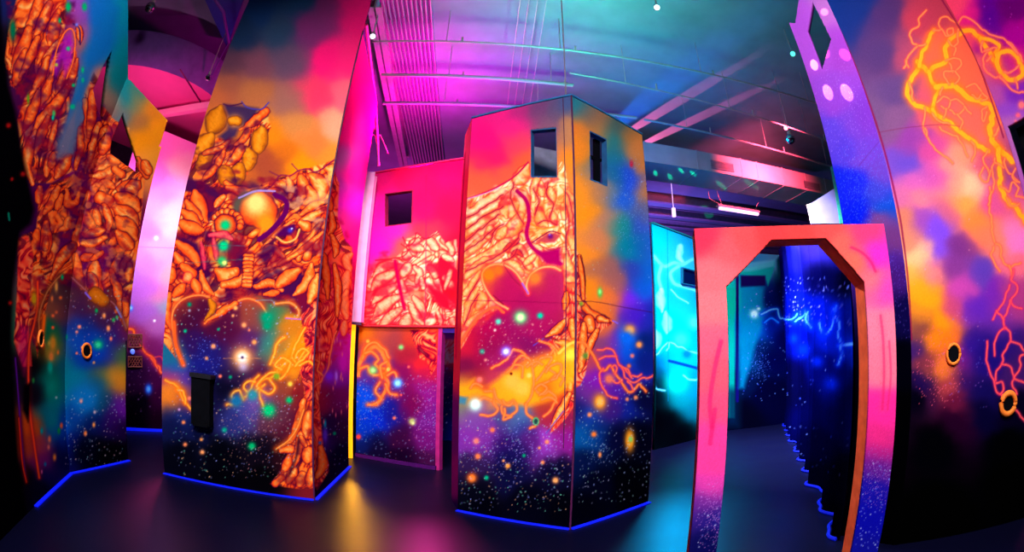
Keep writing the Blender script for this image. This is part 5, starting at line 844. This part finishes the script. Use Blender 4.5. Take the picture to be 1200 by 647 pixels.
# ------------------------------------------------------------------ ceiling steel, pipes, duct
b = MB()   # ribbed deck: a folded sheet running away from the camera
x0,x1,n = -2.15,-1.22,12
for k in range(n):
    w=(x1-x0)/n; xa=x0+k*w
    for (a,c) in ((0,0),): b.prism([(xa,4.2,CZ-.01),(xa+w*.45,4.2,CZ-.01),(xa+w*.36,4.2,CZ-.07),(xa+w*.09,4.2,CZ-.07)],(-.75,8.6,0))
tag(b.build('ribbed_roof_deck',M['steel']),'strip of ribbed metal roof decking lit magenta above the red mural wall','roof decking')
t = thing('roof_beam',(-2.5,8,CZ-.5),'pink-lit steel roof beam running back from above the tall tower','beam')
def ibeam(b,a,c,w,h,th=.02):
    a=Vector(a);c=Vector(c);u=(c-a).normalized();s=Vector((u.y,-u.x,0))
    for zz in (0,h-th): b.prism([a-s*w/2+Vector((0,0,zz)),a+s*w/2+Vector((0,0,zz)),c+s*w/2+Vector((0,0,zz)),c-s*w/2+Vector((0,0,zz))],(0,0,th))
    b.prism([a-s*th/2,a+s*th/2,c+s*th/2,c-s*th/2],(0,0,h))
b=MB(); ibeam(b,(-2.24,5.32,7.0),(-3.0,11.6,7.0),.24,.3); b.build('i_section',M['steel'],t)
b=MB(); b.tube([(-2.42,5.6,6.88),(-2.62,7.3,6.5),(-2.66,8.0,5.9),(-2.62,8.15,5.45)],.03,8); b.tube([(-2.50,5.7,6.7),(-2.75,8.4,5.9)],.018,6); b.tube([(-2.95,7.6,5.9),(-2.62,8.0,6.05),(-2.45,8.1,5.7)],.015,6); b.build('conduit',M['pink'],t)
for k,(y,pts,r) in enumerate([(0,[at_z(436,49,6.6),at_z(560,52,6.6),at_z(650,57,6.6)],.018),(1,[at_z(447,88,6.6),at_z(620,95,6.6)],.035),(2,[at_z(449,121,6.6),at_z(570,123,6.6)],.035)]):
    a=Vector(pts[0]);c=Vector(pts[-1]);u=(c-a).normalized(); e=a+u*(12 if k else 9)
    if k==1: e=a+u*3.4
    if k==2: e=a+u*5.0
    b=MB(); b.tube([a,e],r,10)
    for s in (1.2,3.0,5.5,8.0):
        if s<(e-a).length: b.tube([a+u*s,a+u*s+Vector((0,0,.7))],.008,5); b.tube([a+u*(s+.25),a+u*(s+.25)+Vector((0,0,.10))],.018,6)
    tag(b.build('sprinkler_pipe',M['pipe']),['thinnest sprinkler pipe, highest in view, crossing above the red mural wall','short thick ceiling pipe, second of the three crossing pipes above the red wall','long ceiling pipe passing just above the top of the centre tower'][k],'pipe')
for k,(p,q,r) in enumerate([((640,88),(995,180),.014),((655,112),(1000,206),.022)]):
    a=Vector(at_z(820,118,6.4)) if k==0 else Vector(at_z(760,141,6.5)); c=Vector(at_z(930,151,6.4)) if k==0 else Vector(at_z(970,194,6.5)); u=(c-a).normalized(); a2=a-u*(2.5 if k==0 else .1); c2=c+u*(5 if k==0 else 4)
    b=MB(); b.tube([a2,c2],r,8)
    for s in (1.0,3.2,5.4): b.tube([a2+u*s,Vector(((a2+u*s).x,(a2+u*s).y,7.28))],.007,5); b.tube([a2+u*(s+.6),a2+u*(s+.6)+Vector((0,0,.14))],.016,6)
    tag(b.build('sprinkler_pipe',M['pipe']),['thin pipe running to the right under the blue ceiling, in front of the duct','sprinkler pipe with drop heads just in front of the long duct'][k],'pipe')
b=MB()
for k in range(4): b.tube([(.05+.13*k,5.0,7.0),(-.25+.16*k,9.5,6.9)],.009,5)
tag(b.build('cable_run',M['pipe']),'bundle of four thin cables under the ceiling, rising left of the centre tower','cables')
for k in range(6):
    b=MB(); y=13.4+1.2*k; ibeam(b,(2.0,y+.1,7.02),(13.5,y+1.6,7.02),.16,.26)
    tag(b.build('roof_joist',M['steel']),'steel roof joist beyond the duct, one of the evenly spaced row','joist','roof joists beyond the duct')
# blue ceiling panel with a bright cyan edge (large flat soffit on the right)
a=[at_z(x,y,7.2) for x,y in ((862,-40),(775,140),(930,166),(975,120),(960,40))]
# duct
t = thing('air_duct',(5.6,9.6,6.0),'long rectangular metal air duct with two square vents, lit coral pink','air duct')
D0,D1=Vector((2.7,8.80,6.0)),Vector((8.6,9.62,6.0)); u=(D1-D0).normalized(); w=Vector((-u.y,u.x,0)); b=MB(); b.prism([D0,D1,D1+w*.95,D0+w*.95],(0,0,.47)); b.build('duct_body',M['duct'],t)
b=MB()
for s in (.05,1.35,2.6,3.1,3.95,4.8,5.6): b=MB(); p=D0+u*s-w*.012-Vector((0,0,.012)); b.prism([p,p+u*.035,p+u*.035+w*.975,p+w*.975],(0,0,.494)); b.build('seam_flange',M['duct'],t)
for (xa,ya,xb,yb) in ((832,188,858,202),(941,212,959,226)):
    P=[Vector(at_wall(x,y,D0[:2],D1[:2])) for x,y in ((xa,ya),(xb,ya+4),(xb,yb),(xa,yb-3))]; b=MB(); 
    zt=P[0].z; zb=P[2].z; pa=Vector((P[0].x,P[0].y,0))-w*.02; pb=Vector((P[1].x,P[1].y,0))-w*.02; zt=min(zt,6.42); zb=max(zb,6.06)
    for e0,e1,h0,h1 in ((pa,pb,zt,zt-.03),(pa,pb,zb+.03,zb)): b.prism([Vector((e0.x,e0.y,h1)),Vector((e1.x,e1.y,h1)),Vector((e1.x,e1.y,h0)),Vector((e0.x,e0.y,h0))],-w*.02)
    for k in range(8):
        z=zb+.04+(zt-zb-.08)*k/7; b.prism([Vector((pa.x,pa.y,z)),Vector((pb.x,pb.y,z)),Vector((pb.x,pb.y,z+.012))-w*.012,Vector((pa.x,pa.y,z+.012))-w*.012],w*.006)
    b.prism([Vector((pa.x,pa.y,zb)),Vector((pb.x,pb.y,zb)),Vector((pb.x,pb.y,zt)),Vector((pa.x,pa.y,zt))],w*.004)
    b.build('vent_grille',M['grille'],t)
t2 = thing('branch_duct',(6.8,10.6,6.35),'smaller raised duct stepping up behind the long coral duct','air duct')
b=MB(); q=D0+u*3.1+w*1.1+Vector((0,0,.5)); b.prism([q,q+u*2.9,q+u*2.9+w*.7,q+w*.7],(0,0,.42)); b.build('duct_body',M['duct'],t2); b=MB()
for s in (.7,1.5,2.2): b=MB(); p=q+u*s-w*.012; b.prism([p,p+u*.03,p+u*.03+w*.02,p+w*.02],(0,0,.42)); b.build('seam_flange',M['duct'],t2)
# fluorescent fitting on hangers
t = thing('tube_light',(5.7,10.3,5.55),'violet-white fluorescent tube light hanging below the duct','light fitting')
a=Vector(at_z(843,244,5.6)); c=Vector(at_z(888,251,5.6)); u2=(c-a).normalized()
MB().tube([a,c],.045,12).build('tube',M['tube'],t); b=MB(); b.box((a+c)/2+Vector((0,0,.06)),((c-a).length+.1,.12,.05),math.atan2(u2.y,u2.x)); b.build('housing',M['steel'],t)
b=MB(); b.tube([a+u2*.1+Vector((0,0,.08)),a+Vector((-.12,-.2,.36))],.008,5); b.tube([a+u2*.1+Vector((0,0,.08)),a+Vector((-.3,-.1,.2)),a+Vector((-.34,-.15,.38))],.008,5); b.build('hanger_wire',M['pipe'],t); b=MB(); b.tube([c-u2*.1+Vector((0,0,.08)),c+Vector((.1,0,.38))],.008,5); b.build('hanger_wire',M['pipe'],t)
p=Vector(at_z(790,254,5.4)); tag(MB().tube([p,p+Vector((.0,0,.22))],.05,10).tube([p+Vector((0,0,.2)),(p.x,p.y,7.3)],.008,5).build('hanging_lamp',M['tube']),'short upright glowing tube lamp above the turquoise wall','lamp')
# white slanted panel by the right tower
P=[(951,238),(985,216),(990,262),(951,262)]; cc=[Vector(at_dist(x,y,8.6)) for x,y in P]
t=thing('upper_screen',(cc[0].x,cc[0].y,cc[2].z),'pale slanted board with a mint-green edge post high above the arch, beside the nebula tower','panel')
b=MB(); b.prism(cc,(.05,.08,0)); b.build('board',mat('pale_lilac_board',srgb(150,125,170),.7,.2,noise=.06),t)
b=MB(); b.prism([Vector(at_dist(x,y,8.3)) for x,y in ((973,196),(977,193),(991,262),(984,262))],(.05,.06,0)); b.build('edge_post',mat('mint_green_post',srgb(60,190,150),.6,.2,noise=.3),t)
b=MB(); b.prism([Vector(at_dist(x,y,8.7)) for x,y in ((945,240),(951,238),(957,262),(950,262))],(.05,.06,0)); b.build('lit_jamb',mat('peach_jamb',srgb(255,190,160),.6,.2),t)

# round drum soffit behind
t = thing('round_soffit',(-7.65,6.4,6.2),'large round drum-shaped ceiling soffit, pink underneath with a violet rim','soffit')
b=MB(); N=64; R=2.06
pr=[(0,6.2),(R,6.2)]; b.lathe([(0,6.2),(R,6.2)],(-7.65,6.4,0),N); b.build('underside',mat('pink_soffit_board',srgb(230,80,150),.8,.1,noise=.06,nscale=2),t)
b=MB(); b.lathe([(R,6.2),(R+.02,6.22),(R+.28,6.78),(R-.6,6.8),(R-.6,7.29)],(-7.65,6.4,0),N); b.build('rim',mat('violet_soffit_rim',srgb(110,60,140),.8,.1,noise=.1),t,True)
b=MB(); p=Vector((-5.72,5.1,6.185)); q=Vector((-6.02,6.45,6.185)); b.tube([p,q],.015,6); b.build('joint_line',mat('plum_joint',srgb(110,20,80),.7,.2),t)
a=Vector(at_z(176,136,6.0)); c=Vector(at_z(248,124,6.0)); tag(MB().box((a+c)/2,((c-a).length+.6,.12,.14),math.atan2(c.y-a.y,c.x-a.x)).build('lit_beam',mat('pale_pink_beam',srgb(255,130,180),.6,.2)),'pale pink beam edge crossing below the round soffit','beam')
a=Vector((-5.25,4.2,6.9)); c=Vector(at_z(268,50,6.9)); b=MB(); b.tube([at_z(248,-6,6.9),at_z(262,14,6.9),c],.03,8); b.tube([c,at_z(248,88,6.4)],.012,6)
tag(b.build('ceiling_conduit',mat('violet_pipe',srgb(80,40,120),.5,.3)),'violet conduit with a drop wire beside the top of the beast tower','conduit')
b=MB(); P=[at_z(236,-10,7.1),at_z(266,56,7.1),at_z(285,0,7.1),at_z(286,-12,7.1)]; b.prism(P,(0,0,.15)); tag(b.build('roof_soffit_panel',mat('navy_soffit',srgb(20,50,120),.7,.2,noise=.1)),'navy blue triangular roof panel meeting the upper edge of the beast tower','panel')

# small hanging lamps and mirror balls
def ball(x,y,z,r,label,group=None,lens='lens'):
    p=Vector(at_z(x,y,z)); t=thing('mirror_ball',p,label,'mirror ball'); b=MB(); N=14
    for i in range(N//2):
        for j in range(N):
            t0,t1=math.pi*i/(N/2),math.pi*(i+1)/(N/2); a0,a1=6.2832*j/N,6.2832*(j+1)/N
            f=lambda t_,a_: p+Vector((r*math.sin(t_)*math.cos(a_),r*math.sin(t_)*math.sin(a_),r*math.cos(t_)))
            c=(f(t0,a0)+f(t1,a1)+f(t0,a1)+f(t1,a0))/4; q=[c+(v-c)*.94 for v in (f(t0,a0),f(t1,a0),f(t1,a1),f(t0,a1))]; o=len(b.v); b.v+=[tuple(v) for v in q]; b.f.append((o,o+1,o+2,o+3))
    b.build('mirror_tiles',M['mirror'],t); MB().lathe([(0,-r*.97),(r*.5,-r*.84),(r*.84,-r*.5),(r*.97,0),(r*.84,r*.5),(r*.5,r*.84),(0,r*.97)],p,16).build('core',mat('dark_ball_core',(.03,.03,.08),.4,.4),t,True)
    b=MB(); b.tube([p+Vector((0,0,r)),p+Vector((0,0,r+.06))],r*.35,10); b.tube([p+Vector((0,0,r+.05)),(p.x,p.y,7.28)],.008,5); b.build('hanger',M['pipe'],t)
ball(176,9,6.7,.105,'small mirror ball hanging at the top left above the round soffit')
ball(926,163,5.7,.10,'small mirror ball under the pipes left of the nebula tower')
ball(244,91,6.0,.06,'small pink-lit ball hanging on a wire beside the beast tower')
def spotfix(x,y,z,label,lens,aim):
    p=Vector(at_z(x,y,z)); t=thing('spotlight',p,label,'spotlight'); ax=Vector(aim).normalized()
    MB().lathe([(0,-.12),(.035,-.12),(.05,-.04),(.06,.04),(.054,.04),(.04,-.02),(0,-.02)],p,18,ax).build('housing',M['steel'],t,True)
    MB().lathe([(0,.03),(.045,.03),(0,.036)],p,18,ax).build('lens',M[lens],t); b=MB(); b.tube([p,p+Vector((0,0,.25)),(p.x,p.y,7.28)],.012,6); b.build('yoke',M['steel'],t); return p
spotfix(770,9,6.8,'small bright white spotlight at the top of the teal ceiling','lens',(-.35,-.7,-.6))
spotfix(929,63,6.7,'teal glowing spotlight hanging left of the diamond-shaped cut-out','teal_lens',(-.5,-.6,-.6))
spotfix(921,150,6.75,'small white ceiling spotlight just above the right mirror ball','lens',(-.5,-.7,-.4))
spotfix(437,42,6.55,'pale pink spotlight at the top corner of the tall tower','lens',(.2,-.5,-.8))

# ------------------------------------------------------------------ lights
def area(name,loc,aim,size,power,col=(1,1,1),spread=180):
    l=bpy.data.lights.new(name,'AREA'); l.size=size; l.energy=power; l.color=col; l.spread=math.radians(spread); o=bpy.data.objects.new(name,l); COL.objects.link(o); o.location=loc
    d=Vector(aim)-Vector(loc); o.rotation_euler=d.to_track_quat('-Z','Y').to_euler(); return o
def spot(name,loc,aim,ang,power,col,blend=.25,r=.02):
    l=bpy.data.lights.new(name,'SPOT'); l.energy=power; l.color=col; l.spot_size=math.radians(ang); l.spot_blend=blend; l.shadow_soft_size=r; o=bpy.data.objects.new(name,l); COL.objects.link(o); o.location=loc
    d=Vector(aim)-Vector(loc); o.rotation_euler=d.to_track_quat('-Z','Y').to_euler(); return o
area('fill_main',(0,-3.4,6.6),(0,5.5,1.2),1.2,285,(1,.99,1),84)  # unseen white fills added above and behind camera to bring out murals
area('fill_left',(-1.2,0,6.9),(-4.6,3.6,1.6),1.0,165,(1,1,1),100)
area('fill_right',(1.0,-.6,6.9),(4.2,2.3,1.9),1.0,125,(1,1,1),100)
area('fill_mural',(-1.6,5.75,6.3),(-1.6,7.9,2.4),.6,66,(1,.95,.95),75)  # from here, unseen fills added to brighten single walls
area('fill_lavender',(-5.0,4.95,5.2),(-6.7,6.8,2.6),.5,62,(1,.95,1),90)
area('fill_teal',(3.4,6.9,6.1),(4.6,10.6,1.8),.8,110,(.9,1,1),75)
area('fill_corridor',(3.3,7.0,6.2),(5.4,8.0,2.2),.5,900,(.5,.65,1),76)  # unseen bluish fills added for corridor and curtain
area('fill_curtain',(2.3,5.0,5.4),(3.9,5.3,1.6),.4,170,(.5,.6,1),84)
# unseen coloured lights added to wash ceiling, duct and soffit
area('wash_magenta',(-1.7,8.3,5.4),(-1.9,7.0,7.3),.5,400,(1,.0,.4))
area('wash_violet',(-.2,7.0,5.3),(-.5,7.2,7.3),.5,110,(.3,.03,1))
area('wash_teal',(.9,5.6,5.0),(1.2,5.2,7.3),.5,210,(0,.85,.6))
area('wash_blue',(2.4,7.5,5.2),(4.0,7.2,7.3),.6,75,(0,.2,1))
area('wash_coral',(5.4,6.7,6.1),(5.9,9.3,6.1),.5,300,(1,.06,.13),60)
area('wash_purple_back',(4.5,14.5,4.5),(5.5,16,7.3),.8,330,(.3,.12,1))
area('wash_magenta_back',(-3.2,12.5,4.5),(-3.2,13.2,7.3),.8,160,(.9,.02,.5))
area('wash_pink_left',(-6.2,4.9,4.6),(-7.2,6.2,6.3),.4,32,(1,.25,.6))
for k,((tx,ty),(ex,ey),c,e) in enumerate([((880,68),(744,150),(1,.12,.33),19000),((900,100),(758,167),(1,.12,.33),26000)]):
    T=Vector(at_z(tx,ty,CZ)); E=Vector(at_z(ex,ey,CZ)); u=(E-T).normalized(); Lp=T+u*6.6; Lp.z=CZ-.29; aim=Lp-u*6.6; aim.z=Lp.z+6.6*math.tan(math.radians(4.75))
    spot('ceiling_beam',Lp,aim,5.0,e,c,.3,.01)
T=Vector(at_z(830,62,CZ)); E=Vector(at_z(728,143,CZ)); u=(E-T).normalized(); Lp=T+u*6.6; Lp.z=CZ-.5; aim=Lp-u*6.6; aim.z=Lp.z+6.6*math.tan(math.radians(6)); spot('ceiling_beam',Lp,aim,9,9000,(0,.15,1),.8,.02)
for (x,y),c,e in [((954,76),(.7,.95,1),50),((970,108),(.7,.95,1),60),((992,108),(.7,.95,1),66),((990,64),(1,.25,.3),34),((967,62),(1,.25,.3),26),((966,14),(1,.3,.35),30)]:
    P=Vector(at_wall(x,y,R_a,R_b)); spot('dot_spot',(1.9,3.2,6.0),P,3.4,e*40,c,.25,.005)
for (x,y) in [(768,203),(785,207),(798,200),(812,203),(845,217),(880,216),(800,222)]:
    P=Vector(at_z(x,y,6.0)); spot('green_spot',(2.2,7.0,5.2),P,2.2,2500,(0,1,.45),.3,.005)
spot('amber_spill',(-2.72,7.75,.55),(-1.7,3.6,0),28,85,(1,.42,.02),.7,.12)
spot('amber_spill',(-2.72,7.75,1.7),(-1.55,3.2,0),34,170,(1,.42,.02),.7,.2)
spot('reveal_spot',(.78,4.66,4.98),(2.05,2.0,1.3),24,700,(1,.95,.95),.6,.05)
spot('magenta_spill',(-1.3,7.3,1.9),(-.6,3.4,0),36,190,(1,.05,.4),.9,.2)
spot('cyan_spill',(3.6,9.4,2.6),(1.9,3.6,0),30,560,(0,.45,1),.8,.3)
spot('red_spill',(-5.3,6.3,1.6),(-3.2,3.4,0),30,330,(1,.04,.25),.9,.2)
w=bpy.data.worlds.new('dim_violet_air'); scene.world=w; w.use_nodes=True; w.node_tree.nodes['Background'].inputs[0].default_value=(.3,.2,.6,1); w.node_tree.nodes['Background'].inputs[1].default_value=.02

# ------------------------------------------------------------------ camera
cam=bpy.data.cameras.new('camera'); co=bpy.data.objects.new('camera',cam); COL.objects.link(co); scene.camera=co
cam.type='PANO'; cam.sensor_width=36; cam.sensor_fit='HORIZONTAL'; cam.clip_start=.05; cam.clip_end=200
cam.panorama_type='FISHEYE_EQUISOLID' if hasattr(cam,'panorama_type') else None
try:
    cam.cycles.panorama_type='FISHEYE_EQUISOLID'; cam.cycles.fisheye_lens=F/1200*36; cam.cycles.fisheye_fov=math.radians(180)
except Exception: pass
for a,v in (('fisheye_lens',F/1200*36),('fisheye_fov',math.radians(180))):
    if hasattr(cam,a): setattr(cam,a,v)
# forward = pitch up; then roll about the view axis
f=Vector((0,math.cos(PITCH),math.sin(PITCH))); up0=Vector((0,-math.sin(PITCH),math.cos(PITCH))); rt0=Vector((1,0,0))
cr,sr=math.cos(ROLL),math.sin(ROLL); rt=rt0*cr+up0*sr; up=rt0*(-sr)+up0*cr
Mx=Matrix((rt,up,-f)).transposed().to_4x4(); Mx.translation=Vector((0,0,H)); co.matrix_world=Mx
scene.view_settings.view_transform='Standard'; scene.view_settings.look='None'; scene.view_settings.exposure=0; scene.view_settings.gamma=1; scene.view_settings.use_curve_mapping=False
scene.cycles.max_bounces=6; scene.cycles.use_denoising=True; scene.cycles.sample_clamp_indirect=4
